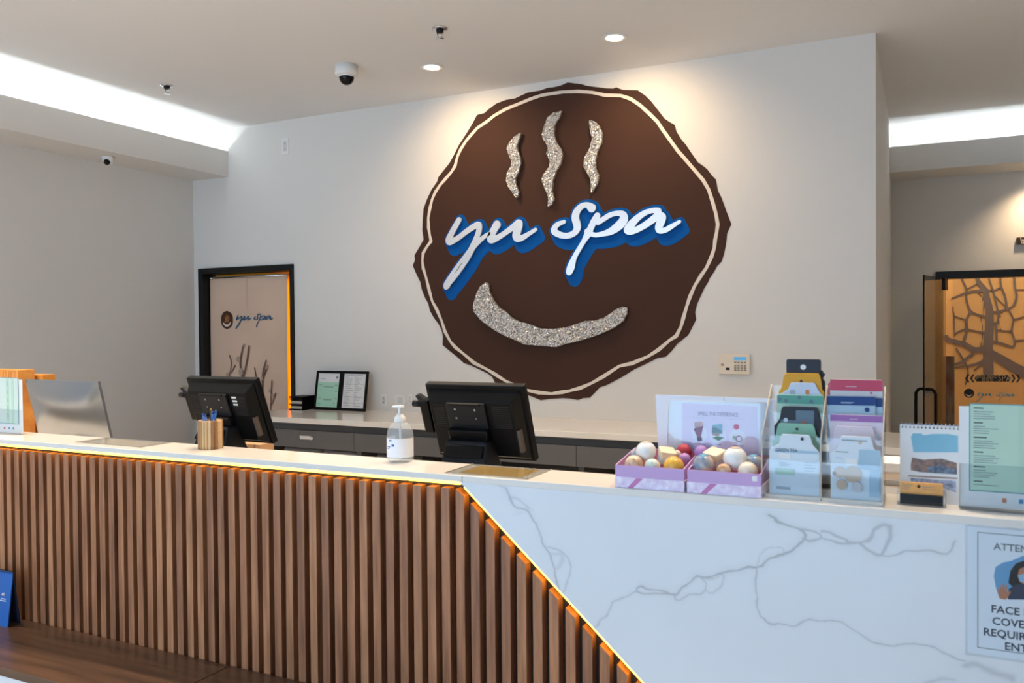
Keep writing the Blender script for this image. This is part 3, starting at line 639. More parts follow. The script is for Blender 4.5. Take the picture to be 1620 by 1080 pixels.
# mottled reflection in the open leaf, built as an added panel behind it
p0 = oY(1461, 563, 9.75); p1 = oY(1510, 563, 9.75)
ms = thing('reflection_panel', 'added rust and grey mottled panel standing in for a reflection in the open glass door', 'screen', (p0.x, 9.75, 0))
MB().box((0, 0, .02), (p1.x-p0.x, .03, p0.z)).build('panel', mat('mottled_reflection', (122, 112, 96), .8, noise=.3, nscale=5, dark=(110, 62, 40), stretch=(3, 1, 1)), ms)
MB().box((-.01, -.1, 0), (p1.x-p0.x+.01, .13, .02)).build('foot', M['black_frame'], ms)
# plaque by the sauna door
p = oY(1608, 381.5, YF); t = thing('door_plaque', 'small dark plaque with square letters above the sauna door', 'sign', (p.x, YF, p.z))
MB().box((0, -.03, -.034), (.34, 0, .034)).build('plate', mat('dark_bronze', (48, 32, 20), .5), t, .003)
b = MB()
for lo, hi in (((.03, .002), (.037, .028)), ((.03, .002), (.085, .009)), ((.035, -.028), (.042, -.004)), ((.035, -.010), (.085, -.004)), ((.035, -.028), (.085, -.022)), ((.05, -.019), (.085, -.014))):
    b.box((lo[0], -.0312, lo[1]), (hi[0], -.03, hi[1]))
b.build('lettering', M['cream'], t)
# ------------------------------------------------------------------ plates on the back wall
def outlet(u0, v0, u1, v1, label, kind='duplex'):
    a = oY(u0, v0, YW); c = oY(u1, v1, YW); w, h = c.x-a.x, a.z-c.z
    t = thing('wall_plate', label, 'outlet', ((a.x+c.x)/2, YW, (a.z+c.z)/2), group='white wall plates')
    MB().prism(rrect(-w/2, -h/2, w/2, h/2, .006), -.006, 0).build('plate', M['white'], t, .001)
    MB().prism(rrect(-w*.24, -h*.3, w*.24, h*.3, .004), -.0085, -.006).build('insert', mat('plate_insert', (208, 206, 202), .4), t)
    if kind == 'duplex':
        for s in (1, -1): MB().box((-.003, -.0088, s*h*.15-.006), (.003, -.0085, s*h*.15+.006)).build('socket', M['charcoal'], t)
    return t
outlet(446, 219, 457, 244, 'white outlet plate high on the wall by the left cove')
outlet(602, 623, 613, 643, 'white outlet plate above the counter, nearest the framed papers')
outlet(625, 624, 642, 641, 'wide white switch plate above the sanitizer pump', 'switch')
outlet(645, 623, 653, 640, 'narrow white switch plate beside the card reader', 'switch')
outlet(655.5, 623, 663, 640, 'white switch plate half hidden by the card reader', 'switch')
a = oY(1138, 559, YW); c = oY(1187, 592, YW); w, h = c.x-a.x, a.z-c.z
t = thing('alarm_keypad', 'beige alarm keypad with blue display on the back wall', 'keypad', ((a.x+c.x)/2, YW, (a.z+c.z)/2))
MB().prism(rrect(-w/2, -h/2, w/2, h/2, .008), -.025, 0).build('case', M['beige'], t, .003)
MB().box((w*.0, -.0265, h*.19), (w*.40, -.025, h*.34)).build('display', mat('lcd', (60, 150, 205), .3, emit=(60, 150, 205), estr=.25), t)
M['key'] = mat('key_grey', (150, 138, 124), .5)
for r_ in range(4):
    for q in range(4):
        z = h*(.08, -.08, -.19, -.30)[r_]; x = w*(.04+.105*q)
        MB().prism(rrect(x-w*.035, z-h*.035, x+w*.035, z+h*.035, .002, 2), -.028, -.025).build('key', M['key'], t)
MB().box((-w*.27, -.026, -h*.30), (-w*.14, -.025, -h*.18)).build('emblem', M['charcoal'], t)
b = MB(); b.box((-w*.42, -.026, -h*.10), (-w*.33, -.025, h*.02)); b.build('emblem', M['key'], t)
# ------------------------------------------------------------------ back counter
HB, YBF = .80, 5.24
bt = MB().box((-5.09, YBF, HB-.042), (XE+.75, YW, HB)).build('countertop', M['quartz'], None, .003); tag(bt, 'long white quartz top of the counter along the back wall', 'countertop')
EDG = [-4.833, -3.915, -2.998, -2.08, -1.163, -.245, .45]
lab = ['below the framed papers', 'behind the sanitizer pump', 'behind the right sales terminal', 'left of the bath bomb boxes', 'behind the bath bomb boxes', 'at the right end of the back counter']
for i in range(6):
    x0, x1 = EDG[i], EDG[i+1]
    t = thing('drawer_unit', 'grey laminate drawer unit '+lab[i], 'cabinet', (x0, YBF+.02, 0), group='grey drawer units under the back counter')
    w = x1-x0
    MB().box((0, .02, .56), (w, .66, HB-.042)).build('body', M['cab_shaded'], t)
    MB().box((.0, .012, HB-.095), (w, .02, HB-.048)).build('rail', M['cab_shaded'], t)
    d = MB().box((.002, 0, .563), (w-.002, .02, HB-.098)).build('drawer_front', M['cab'], t, .001)
    if w > .8:
        hb_ = MB(); hb_.prism(rrect(w/2-.065, .632, w/2+.065, .662, .008), -.006, 0); hb_.box((w/2-.055, -.02, .652), (w/2+.055, -.006, .660)); hb_.build('handle', M['chrome'], d)
    MB().box((.001, .04, 0), (.041, .64, .56)).build('leg_panel', M['cab'], t)
    if i == 5: MB().box((w-.04, .04, 0), (w, .64, .56)).build('leg_panel', M['cab'], t)
    MB().box((0.041, .62, 0), (w-.001, .64, .56)).build('back_panel', M['cab_shaded'], t)
M['stool'] = mat('grey_upholstery', (150, 150, 150), .8, noise=.05, nscale=20, bump=.05)
for i, (ua, ub, v) in enumerate(((442, 500, 706), (506, 572, 711), (588, 640, 719))):
    Ys = 5.34; a = oY(ua, v, Ys); c = oY(ub, v, Ys); w = c.x-a.x
    t = thing('stool', 'pale grey padded stool top under the back counter, '+('leftmost', 'middle', 'rightmost, beside the sanitizer pump')[i], 'stool', ((a.x+c.x)/2-(.015 if i == 1 else 0), Ys+.16, 0), group='grey stools under the back counter')
    zt = min(a.z+.004, .552)
    MB().prism_z(rrect(-w/2, -.16, w/2, .16, .09, 6), zt-.09, zt).build('seat', M['stool'], t, .035, 4)
    MB().lathe([(.03, .03), (.03, zt-.09)], 14).build('post', M['chrome'], t)
    MB().lathe([(.19, 0), (.19, .015), (.05, .03), (.0001, .03)], 20).build('base', M['chrome'], t)

# ------------------------------------------------------------------ open door leaf behind the curtain
t = thing('door_leaf', 'closed door leaf with brass knob behind the curtain, amber glow painted in its colour', 'door', (-5.147, 6.135, 0))
MB().box((-1.055, 0, .01), (-.002, .04, 2.045)).build('panel', mat('door_amber_glow', (238, 150, 24), .5, noise=.05), t, .002)  # amber light behind the curtain is put into the door's colour
b = MB(); b.sphere((-.06, -.05, .93), .026, 16, 10); b.tube([(-.06, 0, .93), (-.06, -.045, .93)], .011, 8); b.build('knob', M['brass'], t)

# ------------------------------------------------------------------ sales terminals seen from behind
ZD = .84
M['vent'] = mat('vent_black', (10, 10, 11), .7)
def terminal(xc, label, sticker, rz=0.):
    t = thing('sales_terminal', label, 'computer', (xc, 2.85, ZD), (0, 0, rz), 'sales terminals behind the ledge')
    def on(o): o.location = (0, -.015, .3005); o.rotation_euler = (.36, 0, 0); return o
    scr = on(MB().box((-.2115, 0, -.1565), (.2115, .03, .1565)).build('bezel', M['black'], t, .004))
    MB().box((-.19, .03, -.135), (.19, .0312, .135)).build('screen', M['black_gloss'], scr)
    hs = on(MB().hexa([(-.198, 0, -.146), (.198, 0, -.146), (.198, 0, .138), (-.198, 0, .138), (-.182, -.040, -.12), (.170, -.040, -.12), (.170, -.040, .105), (-.182, -.040, .105)]).build('back_housing', M['black'], t, .003))
    vp = on(MB().prism(rrect(-.105, -.02, .062, .103, .006), -.052, -.040).build('mount_plate', M['charcoal'], t, .002))
    MB().box((-.085, -.060, .096), (.045, -.052, .104)).build('flange', M['black'], vp)
    for sx, sz in ((-.065, .078), (.02, .078), (-.065, .042), (.02, .042)):
        MB().prism(circle(sx, sz, .0042, 12), -.0545, -.052).build('screw', M['chrome'], vp)
    MB().prism([(-.10, -.055), (.055, -.055), (.066, .0), (-.105, .0)], -.075, -.040).build('hinge_cover', M['black'], vp, .006)
    v = MB()
    for j in range(11):
        for x0, x1 in ((-.168, -.118), (.085, .16)):
            v.box((x0, -.0412, .085-.0085*j), (x1, -.0398, .088-.0085*j))
    for j in range(5):
        for k in range(14): v.box((-.095+.0105*k, -.0412, -.055-.011*j), (-.090+.0105*k, -.0398, -.048-.011*j))
    v.build('vent_slots', M['vent'], hs)['kind'] = 'stuff'
    MB().box((.172, -.0385, -.10), (.186, -.018, -.01)).build('port_panel', mat('port_grey', (78, 68, 62), .5), hs)
    if sticker:
        for k in range(3): MB().box((.085, -.0415, .082-.017*k), (.112, -.0405, .090-.017*k)).build('sticker', M['white'], hs)
    # foot: sloped front shell down to the work surface
    MB().hexa([(-.125, -.165, 0), (.085, -.165, 0), (.085, .09, 0), (-.125, .09, 0), (-.108, -.092, .236), (.07, -.092, .236), (.07, -.03, .236), (-.108, -.03, .236)]).build('stand', M['charcoal'], t, .008)
    MB().hexa([(-.10, -.130, .180), (.062, -.130, .180), (.062, -.11, .18), (-.10, -.11, .18), (-.098, -.104, .222), (.060, -.104, .222), (.06, -.09, .222), (-.098, -.09, .222)]).build('stand_panel', M['black'], t, .003)
    # card reader on the side
    cr = on(MB().box((-.252, -.008, -.055), (-.2125, .034, .085)).build('card_reader', M['black'], t, .004))
    MB().hexa([(-.25, -.012, .085), (-.22, -.012, .085), (-.22, .02, .085), (-.25, .02, .085), (-.262, -.01, .108), (-.245, -.01, .112), (-.245, .01, .112), (-.262, .01, .108)]).build('reader_slot', M['charcoal'], cr, .002)
    b = MB(); b.tube([(-.252, .004, .068), (-.285, .002, .068)], .0135, 14); b.build('reader_knob', M['charcoal'], cr)
    b = MB(); b.tube(smooth_line([(.07, -.02, .10), (.12, -.06, .13), (.16, -.05, .10), (.17, -.03, .02)], 5), .004, 6); b.build('cable', M['black'], t)
    return t
terminal(-1.5175, 'black sales terminal seen from behind, right of the sanitizer pump', False)
terminal(-2.795, 'black sales terminal seen from behind, beside the pen cup', True, -.03)
# silver all-in-one computer
t = thing('desktop_computer', 'silver aluminium all-in-one computer seen from behind', 'computer', (-3.957, 2.85, ZD))
def fn(a, b_):
    x = -.2805+.561*a; z = -.36+.36*b_; q = (1-(2*a-1)**2)*(1-(2*b_-1)**2)
    return (x, -.002-.045*q**.8, z)
o = MB(); o.grid(fn, 24, 16); o.box((-.2805, -.002, -.36), (.2805, .012, 0)); 
def onc(o): o.location = (0, 0, .411); o.rotation_euler = (.23, 0, 0); return o
onc(o.build('case', M['alu'], t)); onc(MB().box((-.272, .012, -.35), (.272, .0135, -.01)).build('screen', M['black_gloss'], t))
MB().hexa([(-.09, .02, .006), (.09, .02, .006), (.09, .03, .006), (-.09, .03, .006), (-.09, .02, .10), (.09, .02, .10), (.09, .03, .10), (-.09, .03, .10)]).build('stand_neck', M['alu'], t)
MB().box((-.09, -.06, 0), (.09, .14, .006)).build('stand_foot', M['alu'], t)
# orange boxes behind it
M['obox'] = mat('amber_print', (206, 142, 66), .6, noise=.25, nscale=9, stretch=(8, 1, 1), dark=(170, 96, 36)); M['obox2'] = mat('amber_plain', (204, 132, 48), .6, noise=.08)
t = thing('gift_box', 'tall amber printed box behind the green menu stand', 'box', (-4.745, 3.06, ZD), group='amber boxes at the left end')
MB().box((-.205, -.05, 0), (.205, .05, .449)).build('body', M['obox'], t, .002)
for x in (-.07, .075, .12): MB().box((x, -.0515, .38), (x+.006, -.05, .449)).build('band', M['obox2'], t)
MB().box((.13, -.053, .30), (.205, -.0515, .40)).build('tag', M['paper'], t)
MB().prism(circle(.175, .312, .008, 12), -.054, -.053).build('tag_hole', M['ink'], t)
link('printed_script', field_mesh('printed_script', script_at(-.19, .418, .145, .9), .0016, -.0514, -.050), M['greyink'], t)
t = thing('gift_box', 'shorter amber box stepping out behind the silver computer', 'box', (-4.62, 3.16, ZD), group='amber boxes at the left end')
MB().box((-.13, -.03, 0), (.12, .05, .416)).build('body', M['obox2'], t, .002)
MB().box((-.13, -.031, .36), (.12, -.03, .366)).build('band', M['obox'], t)
# cardboard box under the left terminal
p = oY(388, 699, 3.13); q = oY(422, 701, 3.13)
t = thing('cardboard_box', 'small brown cardboard box behind the left sales terminal', 'box', ((p.x+q.x)/2, 3.13, ZD)); w = (q.x-p.x)/2
MB().box((-w, -.05, 0), (w, .05, p.z-ZD)).build('carton', mat('cardboard', (176, 136, 100), .8, noise=.06), t, .002)
MB().box((-w*.35, -.0515, .02), (-w*.1, -.05, p.z-ZD)).build('tape', mat('tape', (206, 172, 140), .4), t)
MB().box((w*.45, -.0515, .02), (w*.6, -.05, p.z-ZD)).build('tape', mat('tape_2', (150, 104, 70), .4), t)

# ------------------------------------------------------------------ pen cup and pens
PC = Vector((-2.583, 2.515, HC))
t = thing('pen_cup', 'round pen cup of vertical bamboo staves on the ledge', 'cup', PC)
MB().lathe([(.0001, 0), (.040, 0), (.040, .112), (.037, .112), (.037, .006), (.0001, .006)], 32).build('liner', mat('cup_liner', (92, 66, 40), .7), t)
sm_ = [mat('stave_%d' % i, c, .5, noise=.1, nscale=20, stretch=(2, 2, .3)) for i, c in enumerate(((206, 170, 122), (178, 138, 92), (150, 108, 66), (214, 182, 138)))]
for k in range(22):
    a = 2*math.pi*k/22; b = MB(); b.lathe([(.0058, 0), (.0066, .003), (.0066, .110), (.0056, .114)], 8)
    o = b.build('stave', sm_[(k*7+k//3) % 4], t); o.location = (.0425*math.cos(a), .0425*math.sin(a), 0); o.scale = (1, 1, 1)
M['pen'] = mat('blue_pen', (22, 84, 160), .3); M['pen_b'] = mat('dark_pen', (24, 26, 34), .3)
for i, (dx, dy, tx_, ty_, m, hgt, lab) in enumerate(((-.018, -.012, -.030, -.008, 'pen', .142, 'leaning furthest left'), (-.004, -.018, -.012, -.012, 'pen', .140, 'short, at the front'), (.006, .004, .010, .0, 'pen', .150, 'upright in the middle'), (.020, .0, .026, .004, 'pen', .155, 'furthest right'), (-.006, .012, -.010, .012, 'pen_b', .160, 'gold tipped, at the back'))):
    p = thing('pen', ('black' if m == 'pen_b' else 'blue')+' pen in the bamboo cup, '+lab, 'pen', PC+Vector((dx*.4, dy*.4, .008)), group='pens in the bamboo cup')
    d = Vector((tx_*.7, ty_*.7, hgt-.02)); b = MB(); b.tube([(0, 0, 0), d], .0045, 8); b.build('barrel', M[m], p)
    b = MB(); b.tube([d, d*1.09], .0035, 8); b.build('button', M['brass'] if m == 'pen_b' else M['pen'], p)
# ------------------------------------------------------------------ sanitizer pump bottle
t = thing('sanitizer_bottle', 'clear pump bottle of hand sanitizer with white label', 'bottle', (-1.676, 2.525, HC))
M['gel'] = clear('clear_gel_bottle', (.90, .93, .95), .10, .05, haze=.22, hazecol=(.86, .88, .90))
MB().lathe([(.036, 0), (.044, .004), (.047, .012), (.047, .098), (.045, .112), (.038, .128), (.026, .139), (.017, .144)], 32).build('body', M['gel'], t)
M['lab'] = mat('label_white', (232, 234, 238), .45)
b = MB(); n = 40
vs = []; 
for z in (.020, .088):
    for k in range(n+1):
        a = math.radians(-215+250*k/n); vs.append((.0476*math.cos(a), .0476*math.sin(a), z))
b.add(vs, [(k, k+1, n+2+k, n+1+k) for k in range(n)], True); b.build('label', M['lab'], t, label='white wrap label')
for a0, a1, z0, z1 in ((-112, -96, .078, .083), (-124, -104, .056, .060), (-128, -110, .050, .053), (-96, -84, .060, .068)):
    vs = []; 
    for z in (z0, z1):
        for k in range(5):
            a = math.radians(a0+(a1-a0)*k/4); vs.append((.0479*math.cos(a), .0479*math.sin(a), z))
    MB().add(vs, [(k, k+1, 6+k, 5+k) for k in range(4)]).build('label_print', M['pen'], t)
MB().lathe([(.018, .140), (.0215, .146), (.020, .158), (.013, .168), (.008, .172), (.0001, .172)], 24).build('collar', M['white'], t)
b = MB(); b.lathe([(.0062, .17), (.0062, .196), (.0001, .196)], 14); b.build('pump_stem', M['white'], t)
b = MB(); b.hexa([(-.03, -.009, .194), (.014, -.010, .194), (.014, .010, .194), (-.03, .006, .194), (-.03, -.006, .200), (.012, -.008, .203), (.012, .008, .203), (-.03, .005, .200)]); b.build('nozzle', M['white'], t, .002)
b = MB(); b.lathe([(.004, .01), (.004, .15)], 8); b.build('dip_tube', M['white'], t)

# ------------------------------------------------------------------ sheets lying on the ledge
def flat_sheet(x0, x1, y0, y1, m, label, m2):
    t = thing('acrylic_sheet', label, 'sign', ((x0+x1)/2, (y0+y1)/2, HC)); w, d = (x1-x0)/2, (y1-y0)/2
    MB().box((-w*.76, -d*.66, 0), (w*.76, d*.86, .0006)).build('card', m, t)
    for k in (-.45, .1, .55): MB().box((w*k, -d*.6, .0006), (w*k+.004, d*.8, .0008)).build('card_stripe', m2, t)
    MB().box((-w, -d, .0009), (w, d, .0035)).build('acrylic_cover', M['acrylic'], t)
    e = MB(); e.box((-w, -d, .0009), (w, -d+.0012, .0038)); e.box((-w, -d, .0009), (-w+.0012, d, .0038)); e.box((w-.0012, -d, .0009), (w, d, .0038)); e.build('edge', mat('acrylic_rim', (176, 162, 144), .3), t)
flat_sheet(-1.405, -1.105, 2.375, 2.572, mat('gold_card', (196, 158, 92), .4, noise=.12, nscale=12), 'clear acrylic sheet over a gold card lying on the ledge', mat('gold_stripe', (214, 184, 130), .4))
flat_sheet(-3.26, -2.86, 2.41, 2.572, mat('tan_card', (216, 200, 178), .4, noise=.1, nscale=12), 'clear acrylic sheet over a tan card lying before the silver computer', mat('tan_stripe', (206, 184, 156), .4))

# ------------------------------------------------------------------ bath bomb trays
M['lilac'] = mat('lilac_card', (196, 160, 208), .5); M['lilac_in'] = mat('pink_inside', (206, 130, 150), .6)
M['lid'] = mat('lilac_pattern', (232, 226, 240), .45, noise=.12, nscale=60, dark=(214, 190, 220)); M['ribbon'] = mat('pink_ribbon', (196, 116, 172), .4)
def tray(x0, x1, label, sticker):
    t = thing('gift_box', label, 'box', ((x0+x1)/2, 2.374, HC), group='lilac trays of bath bombs'); w = (x1-x0)/2; D = .196
    MB().box((-w, 0, 0), (w, D, .032)).build('lid_base', M['lid'], t, .0015)
    rb_ = MB(); rb_.hexa([(-w*.62, -.0012, .001), (-w*.46, -.0012, .001), (-w*.46, 0, .001), (-w*.62, 0, .001), (-w*.36, -.0012, .031), (-w*.17, -.0012, .031), (-w*.17, 0, .031), (-w*.36, 0, .031)]); rb_.build('ribbon', M['ribbon'], t)
    w -= .0015; f, h = .002, .003
    wall = MB()
    wall.hexa([(-w, f, .032), (w, f, .032), (w, f+h, .032), (-w, f+h, .032), (-w, f, .066), (w, f, .066), (w, f+h, .066), (-w, f+h, .066)])
    wall.hexa([(-w, D-h, .032), (w, D-h, .032), (w, D, .032), (-w, D, .032), (-w, D-h, .092), (w, D-h, .092), (w, D, .092), (-w, D, .092)])
    for a, c in ((-w, -w+h), (w-h, w)):
        wall.hexa([(a, f+h, .032), (c, f+h, .032), (c, D-h, .032), (a, D-h, .032), (a, f+h, .066), (c, f+h, .066), (c, D-h, .092), (a, D-h, .092)])
    wall.build('tray', M['lilac'], t)
    inn = MB(); inn.box((-w+h, D-h-.001, .033), (w-h, D-h, .090)); inn.box((-w+h, f+h, .0322), (w-h, D-h, .0335)); inn.build('lining', M['lilac_in'], t)
    if sticker: MB().box((w-.024, f-.0008, .046), (w-.010, f, .060)).build('sticker', M['paper'], t)
tray(-.817, -.607, 'left lilac tray of bath bombs with pink ribbon', False); tray(-.600, -.392, 'right lilac tray of bath bombs with a small white sticker', True)
def two(name, a, b_, sc_=26): return mat(name, a, .35, noise=.2, nscale=sc_, dark=b_, coat=.4)
BM = {'white': mat('bomb_white', (232, 232, 230), .3, coat=.5), 'yellow': mat('bomb_yellow', (226, 172, 62), .4, coat=.3, noise=.1, nscale=40), 'bluetan': two('bomb_blue_tan', (222, 190, 150), (40, 116, 164), 22), 'pale': two('bomb_pale', (226, 214, 200), (160, 196, 190), 30),
      'gold': two('bomb_gold', (232, 214, 190), (170, 120, 70), 40), 'red': mat('bomb_red', (190, 60, 74), .5, noise=.15, nscale=60), 'purple': mat('bomb_purple', (172, 130, 190), .5, noise=.15, nscale=50), 'cream': two('bomb_cream', (226, 196, 160), (214, 208, 200), 20)}
def bomb(u, v, r, Y, m, label, box='left'):
    p = oY(u, v, Y); z = max(p.z, HC+.036+r*.98)
    t = thing('bath_bomb', label+', in the '+box+' lilac tray', 'bath bomb', (p.x, Y, z-r), group='bath bombs in the '+box+' tray')
    b = MB(); b.sphere((0, 0, r), r, 24, 14); b.build('ball', BM[m], t)
    if m in ('white', 'bluetan', 'yellow'):
        b = MB(); b.lathe([(r*math.cos(math.radians(a))*1.004, r+r*math.sin(math.radians(a))*1.004) for a in (62, 68, 75, 82, 89.9)], 20); b.build('cap', {'white': BM['gold'], 'bluetan': mat('bomb_cap', (90, 160, 190), .35), 'yellow': BM['yellow']}[m], t)
    return t
def cube(u, v, s, Y, label, box, rz):
    p = oY(u, v, Y); t = thing('bath_bomb', label+', in the '+box+' lilac tray', 'bath bomb', (p.x, Y, p.z-s*.62), (.28, .12, rz), 'bath bombs in the '+box+' tray')
    MB().box((-s/2, -s/2, .004), (s/2, s/2, s)).build('block', mat('soap_block', (206, 218, 224), .35, noise=.06, nscale=20), t, .004)
    MB().box((-s/2-.0008, -s/2-.0008, s*.55), (s/2+.0008, s/2+.0008, s+.0008)).build('top_layer', mat('soap_top', (224, 206, 176), .35, noise=.06), t, .004)
bomb(1003, 735, .028, 2.418, 'gold', 'speckled gold and white bath bomb at the front left')
bomb(1032, 738, .024, 2.412, 'pale', 'pale green bath bomb at the front')
bomb(1066, 739, .030, 2.415, 'yellow', 'yellow bath bomb at the front')
bomb(1010, 722, .026, 2.497, 'bluetan', 'blue and gold bath bomb behind the large white one')
bomb(1022, 714, .031, 2.462, 'white', 'large white bath bomb on top')
bomb(1083, 726, .018, 2.475, 'purple', 'small lilac bath bomb at the right')
bomb(1072, 720, .017, 2.53, 'cream', 'small cream bath bomb behind the yellow one')
bomb(1082, 713, .022, 2.545, 'red', 'red bath bomb at the back')
cube(1052, 718, .046, 2.48, 'white and cream cube bath bomb', 'left', .5)
bomb(1113, 735, .031, 2.418, 'bluetan', 'blue and tan bath bomb at the front left', 'right')
bomb(1145, 744, .020, 2.405, 'gold', 'small gold bath bomb at the front', 'right')
bomb(1163, 725, .034, 2.448, 'white', 'large white bath bomb on top', 'right')
bomb(1183, 746, .028, 2.414, 'cream', 'tan and white bath bomb at the front right', 'right')
bomb(1192, 735, .030, 2.480, 'bluetan', 'blue bath bomb at the right end', 'right')
bomb(1147, 728, .022, 2.515, 'red', 'red bath bomb behind the large white one', 'right')
bomb(1110, 716, .022, 2.535, 'purple', 'purple bath bomb at the back left', 'right')
cube(1132, 721, .050, 2.49, 'tilted cream cube bath bomb', 'right', -.4)
p = oZ(971, 754, HC)
t = thing('bath_bomb', 'small pink bath bomb on the ledge behind the left tray', 'bath bomb', (-.832, 2.563, HC)); b = MB(); b.sphere((0, 0, .012), .012, 16, 10); b.build('ball', mat('bomb_pink', (206, 110, 150), .5), t)

# ------------------------------------------------------------------ fragrance board behind the trays
t = thing('display_board', 'white and lilac fragrance board in a clear sleeve behind the trays', 'sign', (-.565, 2.5745, HC))
T0 = Vector(t.location)
def sb(u, v): p = oY(u, v, 2.574); return p.x-T0.x, p.z-T0.z
M['board'] = mat('board_white', (226, 228, 236), .5); M['lil_print'] = mat('board_lilac', (216, 200, 226), .5)
MB().prism([(-.172, 0), (.172, 0), sb(1228, 631), sb(1037, 624)], 0, .004).build('board', M['board'], t)
MB().prism([sb(1079, 712), sb(1200, 718), sb(1198, 643), sb(1079, 637)], -.0006, 0).build('print', M['lil_print'], t)
MB().prism([sb(1056, 715), sb(1213, 722), sb(1221, 637), sb(1058, 632)], -.0022, -.0016).build('sleeve', M['acrylic'], t)
for a, c in (((1058, 632), (1221, 637)), ((1058, 632), (1056, 700))):
    q, r_ = sb(*a), sb(*c); b = MB(); b.tube([(q[0], -.0022, q[1]), (r_[0], -.0022, r_[1])], .0011, 6); b.build('sleeve_edge', M['white'], t)
q, r_ = sb(1145, 628), sb(1145, 634); MB().box((q[0], -.001, r_[1]), (q[0]+.0012, 0, q[1])).build('clip_line', M['greyink'], t)
x, z = sb(1104, 656.5); text('lettering', 'SMELL THE DIFFERENCE', .0165, mat('lilac_ink', (126, 104, 150), .6), t, x=x, z=z, y=-.0014, squash=.70)
r0, r1 = sb(1085, 660), sb(1183, 660); bars([(r0[0], r0[0]+(r1[0]-r0[0])*.55, r0[1]), (r0[0]+(r1[0]-r0[0])*.68, r1[0], r0[1])], -.001, .0008).build('small_print', mat('lilac_ink2', (176, 160, 196), .6), t)['kind'] = 'stuff'
M['circ'] = mat('circle_white', (220, 216, 230), .5)
ic = [(1106, 686), (1136, 689), (1167, 692)]
for u, v in ic:
    x, z = sb(u, v); MB().prism(circle(x, z, .0255, 28), -.0012, -.0006).build('icon_disc', M['circ'], t)
def shp(name, pts, m): MB().prism([sb(*p) for p in pts], -.0016, -.0012).build(name, m, t)
shp('icon', [(1097, 678), (1113, 673), (1109, 690), (1112, 697), (1104, 697), (1103, 690)], mat('icon_magenta', (176, 74, 140), .6)); shp('icon', [(1102, 692), (1111, 692), (1108, 698), (1104, 698)], mat('icon_violet', (120, 80, 160), .6)); shp('icon', [(1098, 668), (1110, 666), (1114, 672), (1100, 677)], mat('icon_peach', (228, 190, 190), .6))
shp('icon', [(1127, 672), (1143, 670), (1143, 686), (1126, 684)], mat('icon_blue', (130, 186, 204), .6)); shp('icon', [(1126, 684), (1139, 686), (1137, 690), (1127, 688)], mat('icon_cream', (224, 204, 170), .6)); shp('icon', [(1127, 692), (1136, 690), (1146, 692), (1137, 697)], mat('icon_green', (60, 150, 100), .6))
x, z = sb(1165, 675); MB().prism(circle(x, z, .0085, 20), -.0016, -.0012).build('icon', mat('icon_red', (206, 70, 110), .6), t)
x, z = sb(1169, 694); MB().prism(circle(x, z, .0105, 20), -.0016, -.0012).build('icon', mat('icon_plum', (140, 90, 120), .6), t); MB().prism(circle(x+.001, z, .0072, 20), -.0019, -.0016).build('icon', M['circ'], t)
x, z = sb(1162, 692); MB().prism(circle(x, z, .006, 16), -.0015, -.0012).build('icon', mat('icon_olive', (120, 130, 80), .6), t)
for u0, u1, v in ((1097, 1115, 702), (1132, 1141, 703), (1160, 1177, 705)):
    q, r_ = sb(u0, v), sb(u1, v); bars([(q[0], r_[0], q[1])], -.001, .0022).build('small_print', mat('plum_ink', (156, 90, 130), .6), t)

# ------------------------------------------------------------------ sheet mask rack
XA, XM, XB = -.395, -.240, -.086
t = thing('display_rack', 'clear acrylic two-column rack of sheet mask packets', 'rack', (0, 0, HC))
for x in (XA, XM, XB):
    MB().hexa([(x-.0015, 2.402, 0), (x+.0015, 2.402, 0), (x+.0015, 2.577, 0), (x-.0015, 2.577, 0), (x-.0015, 2.402, .165), (x+.0015, 2.402, .165), (x+.0015, 2.577, .30), (x-.0015, 2.577, .30)]).build('side_panel', M['acrylic'], t)
    b = MB(); b.tube([(x, 2.401, .001), (x, 2.401, .166), (x, 2.577, .302)], .0022, 6); b.build('panel_edge', M['acrylic_edge'], t)
MB().box((XA, 2.402, 0), (XB, 2.577, .004)).build('floor_panel', M['acrylic'], t)
MB().box((XA, 2.401, 0), (XB, 2.4025, .010)).build('front_lip', M['acrylic_edge'], t)
for y, z0, z1 in ((2.4035, .004, .105), (2.462, .09, .165), (2.518, .14, .225)): MB().box((XA+.0016, y, z0), (XB-.0016, y+.002, z1)).build('pocket_front', M['acrylic'], t)
for y, z0 in ((2.464, .09), (2.52, .14)): MB().box((XA+.0016, y, z0-.002), (XB-.0016, y+.05, z0)).build('pocket_floor', M['acrylic'], t)
MB().box((XA, 2.5755, 0), (XB, 2.577, .30)).build('back_panel', M['acrylic'], t)
def pouch_outline(x0, x1, zb, zt, neck=None, nz=.03, r=.006):
    if neck is None: return rrect(x0, zb, x1, zt, r)
    a, c = neck; return [(x0+.004, zb), (x1-.004, zb), (x1, zb+.004), (x1, zt-nz-.012), (x1-.006, zt-nz-.004), (c+.004, zt-nz+.010), (c, zt-.010), (c-.005, zt), (a+.005, zt), (a, zt-.010), (a-.004, zt-nz+.010), (x0+.006, zt-nz-.004), (x0, zt-nz-.012), (x0, zb+.004)]
